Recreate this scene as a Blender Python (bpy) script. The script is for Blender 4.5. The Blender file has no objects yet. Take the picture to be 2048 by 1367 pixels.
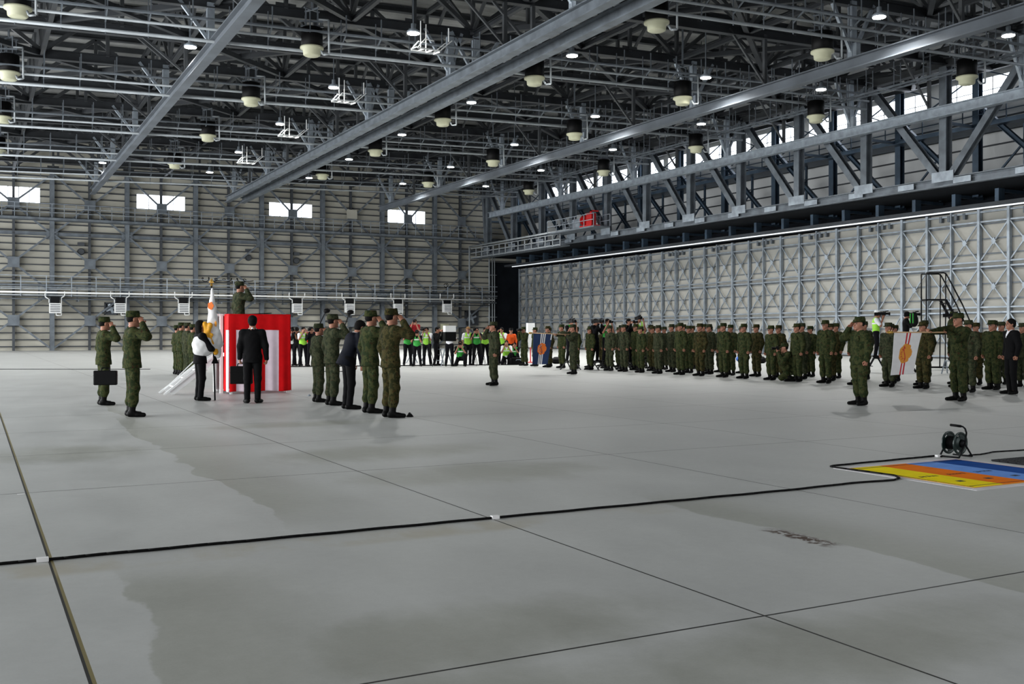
import bpy, bmesh, math, random
import numpy as np
from mathutils import Vector, Matrix
R = random.Random(7)
SC = bpy.context.scene
COL = SC.collection
F_PX, HORZ, CAMH = 2030.0, 668.0, 1.40
YAW = math.atan(1079.0/2030.0)
# ---------------------------------------------------------------- camera, world, light, exposure
cam = bpy.data.cameras.new('camera'); cam.sensor_width = 36.0; cam.lens = F_PX/2048*36
cam.shift_y = -(683.5-HORZ)/2048; cam.clip_end = 400
co = bpy.data.objects.new('camera', cam); COL.objects.link(co)
co.location = (0, 0, CAMH); co.rotation_euler = (math.radians(90), 0, -YAW)
SC.camera = co
SC.view_settings.view_transform = 'Standard'; SC.view_settings.look = 'None'
SC.view_settings.gamma = 1; SC.view_settings.use_curve_mapping = False
SC.view_settings.exposure = 0.0
w = bpy.data.worlds.new('sky'); SC.world = w; w.use_nodes = True
bg = w.node_tree.nodes['Background']; bg.inputs[0].default_value = (0.88, 0.93, 1.0, 1); bg.inputs[1].default_value = 0.16
def area_light(name, loc, rot, sx, sy, power, color=(1,1,1)):
    l = bpy.data.lights.new(name, 'AREA'); l.shape = 'RECTANGLE'; l.size = sx; l.size_y = sy; l.energy = power; l.color = color
    o = bpy.data.objects.new(name, l); COL.objects.link(o); o.location = loc; o.rotation_euler = rot; return o
# daylight entering through the open hangar doors on the left side (out of frame)
area_light('daylight_left_opening', (-13.5, 50, 4.6), (0, math.radians(-90), 0), 8.6, 84, 24000, (0.97, 0.99, 1.0))
area_light('near_fill_light', (20, -9.0, 5.0), (math.radians(90), 0, 0), 52, 8.5, 2600, (0.98, 0.99, 1.0))  # added fill light behind the camera, brightens the near floor

# ---------------------------------------------------------------- measured places
SN, CN = math.sin(YAW), math.cos(YAW)
def pos(px, d):                     # plan position of picture column px at depth d
    l = (px-1024)/F_PX*d
    return SN*d+CN*l, CN*d-SN*l
def fl(px, py):                     # floor point
    return pos(px, F_PX*CAMH/(py-HORZ))
def on_x(px, X): return X/math.tan(YAW+math.atan((px-1024)/F_PX))
def on_y(px, Y): return Y*math.tan(YAW+math.atan((px-1024)/F_PX))
def zat(py, X, Y): return CAMH+(HORZ-py)*(SN*X+CN*Y)/F_PX

# ---------------------------------------------------------------- materials
def lin(c):
    return tuple(((v/255)/12.92 if v/255 <= 0.04045 else ((v/255+0.055)/1.055)**2.4) for v in c)
def mat(name, rgb, rough=0.6, metal=0.0, var=0.0, scale=3.0, emit=0.0, bump=0.0, rgb2=None):
    m = bpy.data.materials.new(name); m.use_nodes = True
    nt = m.node_tree; b = nt.nodes['Principled BSDF']
    c = lin(rgb)
    b.inputs['Base Color'].default_value = (*c, 1); b.inputs['Roughness'].default_value = rough; b.inputs['Metallic'].default_value = metal
    if rough >= 0.75 or max(rgb) < 30: b.inputs['Specular IOR Level'].default_value = 0.12
    if var > 0 or rgb2:
        tc = nt.nodes.new('ShaderNodeTexCoord'); n = nt.nodes.new('ShaderNodeTexNoise'); r = nt.nodes.new('ShaderNodeValToRGB')
        n.inputs['Scale'].default_value = scale; n.inputs['Detail'].default_value = 6
        nt.links.new(tc.outputs['Object'], n.inputs['Vector']); nt.links.new(n.outputs['Fac'], r.inputs[0])
        r.color_ramp.elements[0].position = 0.35; r.color_ramp.elements[1].position = 0.65
        c2 = lin(rgb2) if rgb2 else c
        r.color_ramp.elements[0].color = (*[v*(1-var) for v in c], 1); r.color_ramp.elements[1].color = (*[v*(1+var) for v in c2], 1)
        nt.links.new(r.outputs[0], b.inputs['Base Color'])
        if bump:
            bp = nt.nodes.new('ShaderNodeBump'); bp.inputs['Strength'].default_value = bump
            nt.links.new(n.outputs['Fac'], bp.inputs['Height']); nt.links.new(bp.outputs[0], b.inputs['Normal'])
    if emit:
        b.inputs['Emission Color'].default_value = (*c, 1); b.inputs['Emission Strength'].default_value = emit
    return m
def camo(name, base, dark, brown, black):
    m = bpy.data.materials.new(name); m.use_nodes = True
    nt = m.node_tree; b = nt.nodes['Principled BSDF']; b.inputs['Roughness'].default_value = 0.95; b.inputs['Specular IOR Level'].default_value = 0.08
    tc = nt.nodes.new('ShaderNodeTexCoord'); oi = nt.nodes.new('ShaderNodeObjectInfo')
    ad = nt.nodes.new('ShaderNodeVectorMath'); ad.operation = 'MULTIPLY_ADD'
    ad.inputs[1].default_value = (9, 9, 9)
    nt.links.new(oi.outputs['Random'], ad.inputs[0]); nt.links.new(tc.outputs['Object'], ad.inputs[2])
    col = None
    for i, (sc, th, c) in enumerate(((13, 0.50, dark), (17, 0.60, brown), (21, 0.63, black))):
        n = nt.nodes.new('ShaderNodeTexNoise'); n.inputs['Scale'].default_value = sc; n.inputs['Detail'].default_value = 5; n.inputs['Roughness'].default_value = 0.7
        of = nt.nodes.new('ShaderNodeVectorMath'); of.operation = 'ADD'; of.inputs[1].default_value = (3.1*i, 1.7*i, 5.3*i)
        nt.links.new(ad.outputs[0], of.inputs[0]); nt.links.new(of.outputs[0], n.inputs['Vector'])
        g = nt.nodes.new('ShaderNodeMath'); g.operation = 'GREATER_THAN'; g.inputs[1].default_value = th
        nt.links.new(n.outputs['Fac'], g.inputs[0])
        mx = nt.nodes.new('ShaderNodeMix'); mx.data_type = 'RGBA'
        nt.links.new(g.outputs[0], mx.inputs['Factor'])
        if col is None: mx.inputs['A'].default_value = (*lin(base), 1)
        else: nt.links.new(col, mx.inputs['A'])
        mx.inputs['B'].default_value = (*lin(c), 1); col = mx.outputs['Result']
    nt.links.new(col, b.inputs['Base Color'])
    return m
M = {
 'galv': mat('galvanised steel', (98,105,112), 0.58, 0.35, 0.22, 1.6),
 'galv_light': mat('bright galvanised steel', (140,149,158), 0.42, 0.35, 0.2, 2.5),
 'roofsteel': mat('roof steel', (58,61,64), 0.6, 0.25, 0.25, 0.8),  # galvanised steel again, the dimness under the roof put into its colour
 'chord': mat('shade-toned chord steel', (40,43,47), 0.55, 0.25, 0.25, 0.8),  # darker still: roof shade painted into the chords
 'shadesteel': mat('shaded galvanised steel', (62,78,94), 0.45, 0.4, 0.25, 1.2),  # galvanised steel with the blue of its shadow side as base colour
 'deck': mat('roof deck sheet', (138,139,138), 0.7, 0.1, 0.2, 0.5),
 'panel': mat('wall panel', (166,164,154), 0.75, 0, 0.06, 0.4),
 'wallpanel': mat('bounce-lightened grey wall sheet', (206,208,208), 0.75, 0, 0.05, 0.4),  # lightened in colour to stand in for light bounced off the floor
 'railpaint': mat('grey rail paint', (84,90,97), 0.7, 0.1, 0.2, 0.5),
 'doorpanel': mat('door panel', (157,156,150), 0.75, 0, 0.05, 0.4),
 'girt': mat('girt steel', (62,66,71), 0.6, 0.3, 0.2, 0.7),
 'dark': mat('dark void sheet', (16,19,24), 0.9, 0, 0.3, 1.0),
 'pipe': mat('painted pipe', (146,152,156), 0.4, 0.1, 0.12, 2.0),
 'whitepaint': mat('white paint', (222,224,224), 0.5),
 'cream': mat('cream plastic', (176,176,150), 0.5, 0, 0.05),
 'black': mat('black plastic', (7,7,8), 0.5),
 'blacksteel': mat('black steel', (22,23,25), 0.45, 0.4),
 'rubber': mat('black rubber cable', (8,8,9), 0.6),
 'window': mat('bright window glass', (238,245,255), 0.3, emit=5),
 'lamp': mat('lit lamp lens', (255,252,240), 0.3, emit=28.0),
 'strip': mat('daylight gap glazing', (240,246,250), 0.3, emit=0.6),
 'red': mat('red cloth', (200,12,18), 0.75, 0, 0.08, 5),
 'pinkwhite': mat('white curtain cloth', (222,205,216), 0.8, 0, 0.05, 6),
 'redpaint': mat('red paint', (190,20,22), 0.45),
 'skin': mat('skin', (150,102,80), 0.6, 0, 0.08, 20),
 'eye': mat('eye and brow', (34,24,20), 0.5),
 'lips': mat('lips', (140,78,66), 0.5),
 'hair': mat('black hair', (12,10,9), 0.8, 0, 0.3, 40),
 'boot': mat('black leather boot', (5,5,5), 0.6, 0, 0.2, 20),
 'suit': mat('black suit cloth', (9,9,11), 0.85, 0, 0.15, 30),
 'navysuit': mat('navy suit cloth', (13,16,25), 0.8, 0, 0.15, 30),
 'shirt': mat('white shirt', (225,226,230), 0.8),
 'darkshirt': mat('charcoal shirt', (16,16,18), 0.85),
 'redshirt': mat('dark red shirt', (120,22,28), 0.85),
 'jeans': mat('dark trousers', (15,15,19), 0.85),
 'vest': mat('lime reflective vest', (150,215,60), 0.7, 0, 0.08, 8),
 'greenvest': mat('green press vest', (40,150,50), 0.7, 0, 0.08, 8),
 'orangevest': mat('orange jacket', (215,85,35), 0.8),
 'whitecloth': mat('white silk flag', (222,222,222), 0.6, 0, 0.04, 8),
 'yellowcloth': mat('golden ribbon', (222,158,25), 0.6, 0, 0.15, 20),
 'orange': mat('orange emblem', (222,110,25), 0.6),
 'amber': mat('amber emblem', (214,140,30), 0.6),
 'navy': mat('navy flag cloth', (14,42,84), 0.7, 0, 0.08, 5),
 'flagred': mat('red stripe cloth', (185,20,35), 0.7),
 'gold': mat('gold finial', (200,160,80), 0.3, 0.8),
 'wood': mat('pale wood pole', (196,160,120), 0.5, 0, 0.1, 8),
 'fyellow': mat('yellow floor paint', (240,218,8), 0.85, 0, 0.06, 5),
 'forange': mat('orange floor paint', (232,118,8), 0.85, 0, 0.06, 5),
 'fblue': mat('light blue floor paint', (105,150,222), 0.85, 0, 0.06, 5),
 'fnavy': mat('blue floor paint', (14,70,145), 0.85, 0, 0.1, 5),
 'fwhite': mat('pale floor border paint', (205,202,206), 0.8, 0, 0.08, 5),
 'reel': mat('dark green reel metal', (26,42,40), 0.35, 0.3, 0.2, 10),
 'tape': mat('white tape', (228,228,228), 0.5),
 'bluebag': mat('blue cloth', (40,90,170), 0.7),
}
CAMOS = [camo('camouflage cloth a', (54,58,34), (33,42,24), (50,38,25), (12,13,10)),
         camo('camouflage cloth b', (55,58,41), (36,42,29), (49,40,30), (17,18,14)),
         camo('camouflage cloth c', (58,54,31), (35,37,20), (53,39,22), (13,12,9))]

# ---------------------------------------------------------------- helpers
def tag(o, label=None, cat=None, group=None, kind=None):
    if label: o['label'] = label
    if cat: o['category'] = cat
    if group: o['group'] = group
    if kind: o['kind'] = kind
    return o
def empty(name, loc=(0,0,0), rz=0):
    o = bpy.data.objects.new(name, None); COL.objects.link(o); o.location = loc; o.rotation_euler = (0,0,rz); o.empty_display_size = 0.2
    return o
def thing(name, label, cat, loc=(0,0,0), rz=0, group=None):
    return tag(empty(name, loc, rz), label, cat, group)
def link_mesh(name, me, parent=None, loc=None):
    o = bpy.data.objects.new(name, me); COL.objects.link(o)
    if parent: o.parent = parent
    if loc is not None: o.location = loc
    return o
def copy_tree(o, parent=None):
    c = o.copy(); COL.objects.link(c)
    if parent: c.parent = parent
    for ch in list(o.children): copy_tree(ch, c)
    return c
class MB:
    def __init__(s): s.v = []; s.f = []; s.mi = []; s.m = 0
    def add(s, vs, fs):
        n = len(s.v); s.v += [tuple(v) for v in vs]
        for f in fs: s.f.append(tuple(n+i for i in f)); s.mi.append(s.m)
        return s
    def box(s, x0, x1, y0, y1, z0, z1):
        return s.add([(x0,y0,z0),(x1,y0,z0),(x1,y1,z0),(x0,y1,z0),(x0,y0,z1),(x1,y0,z1),(x1,y1,z1),(x0,y1,z1)],
                     [(0,3,2,1),(4,5,6,7),(0,1,5,4),(1,2,6,5),(2,3,7,6),(3,0,4,7)])
    def frame(s, a, b, up=None):
        a, b = Vector(a), Vector(b); d = (b-a).normalized()
        u = Vector(up) if up else (Vector((0,0,1)) if abs(d.z) < 0.95 else Vector((1,0,0)))
        x = d.cross(u).normalized(); u = x.cross(d).normalized()
        return a, b, x, u
    def prof(s, a, b, pts, up=None):
        a, b, x, u = s.frame(a, b, up); n = len(pts)
        vs = [a+x*p+u*q for p, q in pts]+[b+x*p+u*q for p, q in pts]
        return s.add(vs, [(i, (i+1) % n, n+(i+1) % n, n+i) for i in range(n)]+[tuple(range(n))[::-1], tuple(range(n, 2*n))])
    def bar(s, a, b, w, h=None, up=None):
        h = h or w; w /= 2; h /= 2
        return s.prof(a, b, [(-w,-h),(w,-h),(w,h),(-w,h)], up)
    def ibeam(s, a, b, w, h, t=0.03, up=None):
        w /= 2; h /= 2; k = t/2
        return s.prof(a, b, [(-w,-h),(w,-h),(w,-h+t),(k,-h+t),(k,h-t),(w,h-t),(w,h),(-w,h),(-w,h-t),(-k,h-t),(-k,-h+t),(-w,-h+t)], up)
    def tube(s, a, b, r, r2=None, n=8):
        r2 = r if r2 is None else r2
        a, b, x, u = s.frame(a, b)
        cs = [(math.cos(2*math.pi*i/n), math.sin(2*math.pi*i/n)) for i in range(n)]
        vs = [a+x*c*r+u*q*r for c, q in cs]+[b+x*c*r2+u*q*r2 for c, q in cs]
        return s.add(vs, [(i, (i+1) % n, n+(i+1) % n, n+i) for i in range(n)]+[tuple(range(n))[::-1], tuple(range(n, 2*n))])
    def path(s, pts, r, n=6):
        for p, q in zip(pts[:-1], pts[1:]): s.tube(p, q, r, n=n)
        return s
    def lathe(s, c, prof, n=20, axis=(0,0,1)):
        c = Vector(c); az = Vector(axis).normalized()
        ax = az.orthogonal().normalized(); ay = az.cross(ax)
        vs = []; m = len(prof)
        for r, z in prof:
            for i in range(n):
                t = 2*math.pi*i/n; vs.append(c+az*z+ax*(r*math.cos(t))+ay*(r*math.sin(t)))
        fs = []
        for j in range(m-1):
            for i in range(n):
                k = (i+1) % n; fs.append((j*n+i, j*n+k, (j+1)*n+k, (j+1)*n+i))
        fs.append(tuple(range(n))[::-1]); fs.append(tuple((m-1)*n+i for i in range(n)))
        return s.add(vs, fs)
    def mesh(s, name, mats, smooth=False):
        me = bpy.data.meshes.new(name); me.from_pydata(s.v, [], s.f)
        for m in (mats if isinstance(mats, (list, tuple)) else [mats]): me.materials.append(m)
        if isinstance(mats, (list, tuple)): me.polygons.foreach_set('material_index', s.mi)
        if smooth: me.polygons.foreach_set('use_smooth', [True]*len(s.f))
        me.update(); return me
    def build(s, name, mats, parent=None, smooth=False, loc=None):
        return link_mesh(name, s.mesh(name, mats, smooth), parent, loc)
def struct(o): o['kind'] = 'structure'; return o
ORD = ['first','second','third','fourth','fifth','sixth','seventh','eighth','ninth','tenth','eleventh','twelfth','thirteenth','fourteenth','fifteenth','sixteenth','seventeenth','eighteenth','nineteenth','twentieth']
# ================================================================ SETTING
YB, XD, XT = 96.0, 51.5, 47.0        # back wall, doors, door truss
def zroof(x): return 15.0+0.029*x     # underside chord level of the roof
DECK = 3.1
# ---- floor
def floor_material():
    m = bpy.data.materials.new('concrete floor'); m.use_nodes = True; nt = m.node_tree; N = nt.nodes; L = nt.links
    b = N['Principled BSDF']
    def math_(op, a, b_=None, clamp=False):
        n = N.new('ShaderNodeMath'); n.operation = op; n.use_clamp = clamp
        for i, v in enumerate((a, b_)):
            if v is None: continue
            if isinstance(v, (int, float)): n.inputs[i].default_value = v
            else: L.new(v, n.inputs[i])
        return n.outputs[0]
    tc = N.new('ShaderNodeTexCoord'); sx = N.new('ShaderNodeSeparateXYZ'); L.new(tc.outputs['Object'], sx.inputs[0])
    X, Y = sx.outputs[0], sx.outputs[1]
    def noise(scale, detail=6, rough=0.55, stretch=None):
        n = N.new('ShaderNodeTexNoise'); n.inputs['Scale'].default_value = scale; n.inputs['Detail'].default_value = detail; n.inputs['Roughness'].default_value = rough
        if stretch:
            mp = N.new('ShaderNodeMapping'); mp.inputs['Scale'].default_value = stretch; L.new(tc.outputs['Object'], mp.inputs[0]); L.new(mp.outputs[0], n.inputs['Vector'])
        else: L.new(tc.outputs['Object'], n.inputs['Vector'])
        return n.outputs['Fac']
    n1 = noise(0.35, 5); n2 = noise(1.6, 8, 0.6, (1, 0.55, 1)); n3 = noise(14, 4, 0.6); n4 = noise(0.9, 3, 0.5, (1, 0.3, 1)); n5 = noise(70, 3, 0.6)
    def sm(v, lo, hi):
        mr = N.new('ShaderNodeMapRange'); mr.interpolation_type = 'SMOOTHSTEP'; L.new(v, mr.inputs['Value'])
        mr.inputs['From Min'].default_value = lo; mr.inputs['From Max'].default_value = hi; return mr.outputs[0]
    def band(v, lo, hi, soft): return math_('MULTIPLY', sm(v, lo-soft, lo+soft), sm(v, hi+soft, hi-soft))
    wob = math_('ADD', X, math_('MULTIPLY', math_('SUBTRACT', n4, 0.5), 0.9))
    wobf = math_('ADD', wob, math_('MULTIPLY', math_('SUBTRACT', n2, 0.5), 0.3))
    def stain(x0, fade, y0, y1, soft=0.5):     # damp mark: sharp edge at x0 fading towards larger x
        a = math_('MULTIPLY', sm(wobf, x0-0.012, x0+0.012), sm(wob, x0+fade, x0))
        return math_('MULTIPLY', a, band(Y, y0, y1, soft))
    def blob(cx, cy, rx, ry):
        dx = math_('DIVIDE', math_('SUBTRACT', wob, cx), rx); dy = math_('DIVIDE', math_('SUBTRACT', Y, cy), ry)
        r = math_('ADD', math_('MULTIPLY', dx, dx), math_('MULTIPLY', dy, dy)); r = math_('ADD', r, math_('MULTIPLY', math_('SUBTRACT', n2, 0.5), 1.8))
        return sm(r, 1.3, 0.0)
    marks = None
    for s_ in (stain(2.05, 1.0, 7.6, 18.0, 0.8), stain(0.72, 1.3, 2.5, 6.2, 0.4), stain(5.0, 1.3, 2.0, 7.0, 0.5), stain(2.3, 0.5, 14, 22, 2),
               blob(4.6, 9.2, 1.5, 0.75), blob(4.2, 11.3, 1.6, 0.8), blob(3.4, 3.3, 1.5, 0.5), blob(2.0, 4.3, 1.2, 0.6), blob(8.2, 4.9, 1.6, 0.6), blob(1.0, 13, 1.0, 1.0), blob(4.5, 15.5, 1.6, 0.5), blob(1.6, 3.4, 1.2, 0.5)):
        marks = s_ if marks is None else math_('MAXIMUM', marks, s_)
    tone = math_('ADD', math_('MULTIPLY', n1, 0.34), math_('MULTIPLY', n2, 0.36)); tone = math_('ADD', tone, math_('MULTIPLY', n3, 0.14)); tone = math_('ADD', tone, math_('MULTIPLY', n5, 0.12))
    tone = math_('ADD', tone, 0.52)
    tone = math_('SUBTRACT', tone, math_('MULTIPLY', marks, 0.25))
    # saw-cut joints every 3.05 m
    def joint(v, off, per, wdt):
        q = math_('DIVIDE', math_('SUBTRACT', v, off), per); fr = math_('SUBTRACT', q, math_('ROUND', q)); return math_('LESS_THAN', math_('ABSOLUTE', fr), wdt/per/2)
    jx = joint(X, 0.418, 3.062, 0.014); jy = joint(Y, 3.87, 3.03, 0.016)
    j = math_('MAXIMUM', jx, jy)
    base = N.new('ShaderNodeMix'); base.data_type = 'RGBA'; base.blend_type = 'MULTIPLY'; base.inputs['Factor'].default_value = 1
    base.inputs['A'].default_value = (*lin((176,178,176)), 1)
    cmb = N.new('ShaderNodeCombineColor'); L.new(tone, cmb.inputs[0]); L.new(tone, cmb.inputs[1])
    L.new(math_('SUBTRACT', tone, math_('MULTIPLY', marks, 0.05)), cmb.inputs[2]); L.new(cmb.outputs[0], base.inputs['B'])
    # tan sealant along the wide joint
    ws = math_('LESS_THAN', math_('ABSOLUTE', math_('SUBTRACT', X, 0.428)), 0.013)
    tn = N.new('ShaderNodeMix'); tn.data_type = 'RGBA'; L.new(ws, tn.inputs['Factor']); L.new(base.outputs['Result'], tn.inputs['A']); tn.inputs['B'].default_value = (*lin((118,108,66)), 1)
    # ochre tint beside the long cable
    oc = N.new('ShaderNodeMix'); oc.data_type = 'RGBA'; of = math_('MULTIPLY', math_('MULTIPLY', band(Y, 6.45, 6.82, 0.08), band(X, -1.0, 5.0, 0.8)), sm(n2, 0.42, 0.62))
    L.new(math_('MULTIPLY', of, 0.45), oc.inputs['Factor']); L.new(tn.outputs['Result'], oc.inputs['A']); oc.inputs['B'].default_value = (*lin((150,140,112)), 1)
    # rusty spill
    rs = math_('MULTIPLY', band(math_('ADD', X, math_('MULTIPLY', math_('SUBTRACT', n3, 0.5), 0.25)), 4.98, 5.12, 0.03), math_('MULTIPLY', band(Y, 4.95, 5.55, 0.1), sm(n3, 0.40, 0.52)))
    ru = N.new('ShaderNodeMix'); ru.data_type = 'RGBA'; L.new(rs, ru.inputs['Factor']); L.new(oc.outputs['Result'], ru.inputs['A']); ru.inputs['B'].default_value = (*lin((60,36,12)), 1)
    fin = N.new('ShaderNodeMix'); fin.data_type = 'RGBA'; L.new(j, fin.inputs['Factor']); L.new(ru.outputs['Result'], fin.inputs['A']); fin.inputs['B'].default_value = (0.008, 0.008, 0.007, 1)
    L.new(fin.outputs['Result'], b.inputs['Base Color'])
    L.new(math_('ADD', math_('MULTIPLY', n2, 0.25), 0.33), b.inputs['Roughness'])
    return m
MB().box(-40, 60, -30, 100, -0.3, 0).build('floor', floor_material()); struct(bpy.data.objects['floor'])

# ---- ceiling deck (corrugated sheets)
m = MB(); ys = np.arange(-6, 97.01, 0.16)
vs = []
for i, y in enumerate(ys):
    dz = 0.09 if (i//2) % 2 else 0.0
    vs += [(-14, y, zroof(-14)+DECK+dz), (54, y, zroof(54)+DECK+dz)]
n = len(ys)
vs += [(-14, ys[-1], zroof(-14)+DECK+0.5), (54, ys[-1], zroof(54)+DECK+0.5), (-14, ys[0], zroof(-14)+DECK+0.5), (54, ys[0], zroof(54)+DECK+0.5)]
m.add(vs, [(2*i, 2*i+2, 2*i+3, 2*i+1) for i in range(n-1)]+[(2*n, 2*n+1, 2*n+3, 2*n+2)])
struct(m.build('ceiling', M['deck']))

# ---- back wall
BX0, BX1 = -14.0, 48.4
m = MB()
wins = []
for a, b_ in ((-6, 80), (273, 370), (538, 624), (775, 850)):
    wins.append((on_y(a, YB), on_y(b_, YB)))
WZ0, WZ1 = 12.60, 13.98
xs = [BX0]
for x0, x1 in wins: xs += [x0, x1]
xs.append(XD+3)
m.box(BX0, XD+3, YB, YB+0.3, 0, WZ0); m.box(BX0, XD+3, YB, YB+0.3, WZ1, 20.5)
for i in range(0, len(xs), 2): m.box(xs[i], xs[i+1], YB, YB+0.3, WZ0, WZ1)
wb = struct(m.build('wall_back', M['panel']))
m = MB()
z = 0.35; k = 0
while z < 16.6:
    for x0, x1 in ((BX0, wins[0][0]),)+tuple(zip([w_[1] for w_ in wins], [w_[0] for w_ in wins[1:]]+[XD])) if WZ0-0.02 < z < WZ1+0.02 else ((BX0, XD),):
        m.box(x0, x1, YB-0.14, YB-0.002, z-0.045, z+0.045)
    z += 0.585
m.build('girts', M['girt'], wb)
for i, (x0, x1) in enumerate(wins):
    o = struct(MB().box(x0, x1, YB+0.1, YB+0.14, WZ0, WZ1).build('window_%d' % (i+1), M['window']))
    g = MB(); nm = 4
    for q in range(nm+1): xx = x0+(x1-x0)*q/nm; g.box(xx-0.03, xx+0.03, YB-0.03, YB+0.1, WZ0, WZ1)
    g.box(x0, x1, YB-0.03, YB+0.1, WZ0, WZ0+0.05); g.box(x0, x1, YB-0.03, YB+0.1, WZ1-0.05, WZ1)
    g.build('window_frame', M['whitepaint'], o)
colx = [on_y(p, YB-0.4) for p in (104, 254, 391, 523, 645, 764, 869)]
colx = [colx[0]-(colx[1]-colx[0])]+colx
cornx = 48.0
mids = [on_y(p, YB-0.3) for p in (27, 179, 322, 457, 583, 701, 813)]
mids.append(on_y(920, YB-0.3))
names = ['far left','second','third','fourth','fifth','sixth','seventh','eighth']
for i, x in enumerate(colx):
    m = MB().ibeam((x, YB-0.42, 0), (x, YB-0.42, zroof(x)+0.3), 0.36, 0.5, 0.04, up=(0,1,0))
    for z in (5.0, 10.0): m.bar((x-0.45, YB-0.42, z), (x+0.45, YB-0.42, z), 0.30, 0.9)
    tag(m.build('wall_column', M['galv']), 'wide grey steel column on the back wall, %s' % ('outermost, at the left edge of the picture' if i == 0 else '%s from the left edge' % ORD[i]), 'column', 'wide columns of the back wall')
for i, x in enumerate(mids):
    m = MB().ibeam((x, YB-0.32, 0), (x, YB-0.32, zroof(x)+0.2), 0.2, 0.3, 0.03, up=(0,1,0))
    tag(m.build('wall_post', M['girt']), 'narrow steel post between two wide wall columns, %s from the left' % ORD[i], 'post', 'narrow posts of the back wall')
edges = colx+[cornx]
for i in range(8):
    xa, xb = edges[i], edges[i+1]; xc = mids[i]
    t = thing('cross_bracing', 'crossed steel braces on the back wall, %s bay from the left' % ORD[i], 'bracing', (xc, YB-0.6, 0), 0, 'cross bracing of the back wall')
    for z0, z1 in ((0.15, 5.0), (5.0, 10.0), (10.0, zroof(xc)-0.1)):
        zc = (z0+z1)/2; yy = -0.02
        g = MB()
        g.bar((xa-xc+0.2, yy, z0+0.1), (xb-xc-0.2, yy, z1-0.1), 0.16, 0.15); g.bar((xa-xc+0.2, yy+0.05, z1-0.1), (xb-xc-0.2, yy+0.05, z0+0.1), 0.16, 0.15)
        o = g.build('brace', M['galv'], t)
        q = MB(); q.bar((0, yy-0.12, zc-0.45), (0, yy-0.12, zc+0.45), 0.9, 0.03, up=(0,1,0)); q.build('gusset_plate', M['galv'], o)
    if True:
        g = MB(); g.ibeam((xa-xc+0.2, 0.15, 10.0), (xb-xc-0.2, 0.15, 10.0), 0.2, 0.3); g.build('strut', M['galv'], t)
# upper walkway
t = thing('upper_walkway', 'long steel walkway with railing crossing the back wall under the windows', 'walkway', (17, YB-1.2, 11.3))
MB().box(-31, 31.5, -0.5, 0.7, -0.22, -0.02).build('deck', M['galv'], t)
m = MB()
for z in (0.4, 0.8, 1.15): m.bar((-31, -0.5, z), (31.5, -0.5, z), 0.045)
x = -31
while x <= 31.5: m.bar((x, -0.5, 0), (x, -0.5, 1.15), 0.045); x += 0.95
m.build('railing', M['galv_light'], t)
# lower pipe rack
t = thing('pipe_rack', 'low pipe gallery with railing and bright pipes running along the back wall', 'pipe rack', (17, YB-1.6, 4.6))
MB().box(-31, 31.2, -0.3, 1.0, 0.0, 0.12).build('deck', M['girt'], t)
m = MB()
for z in (0.75, 1.2, 1.72): m.bar((-31, -0.45, z), (31.2, -0.45, z), 0.055)
x = -31.0
while x <= 31.2: m.bar((x, -0.45, 0), (x, -0.45, 1.72), 0.07); x += 1.95
m.build('railing', M['galv_light'], t)
for (z, r, y, mt) in ((0.32, 0.075, -0.62, 'whitepaint'), (0.62, 0.05, -0.3, 'pipe'), (0.95, 0.09, 0.1, 'galv'), (1.25, 0.05, 0.2, 'pipe'), (-0.2, 0.05, 0.3, 'galv'), (0.1, 0.06, -0.35, 'pipe')):
    MB().tube((-31, y, z), (30.8, y, z), r).build('pipe', M[mt], t, True)
x = -30.0
while x < 31: MB().bar((x, -0.6, -0.35), (x, 1.1, -0.35), 0.1).bar((x, 0.9, -0.35), (x, 0.9, 1.0), 0.1).build('bracket', M['galv'], t); x += 3.0
# cable coils lying on the rack rail
for i, (p0, p1) in enumerate(((400, 500), (888, 898))):
    m = MB(); x0, x1 = on_y(p0, YB-2), on_y(p1, YB-2); pts = []
    nl = max(2, int((x1-x0)/0.6)); N_ = nl*14
    for q in range(N_+1):
        a = q/14*2*math.pi; xx = x0+(x1-x0)*q/N_
        pts.append((xx+0.22*math.cos(a)+0.1*math.sin(2.3*q/7), YB-2.05+0.05*math.sin(a*0.7), 6.35+0.2*math.sin(a)*(0.7+0.3*math.sin(q/9))))
    m.path(pts, 0.035, 5)
    tag(m.build('cable_coil', M['rubber']), 'loops of black cable on the gallery railing, %s' % ('long heap behind the man on the podium' if i == 0 else 'small heap near the right corner'), 'cable')
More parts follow.
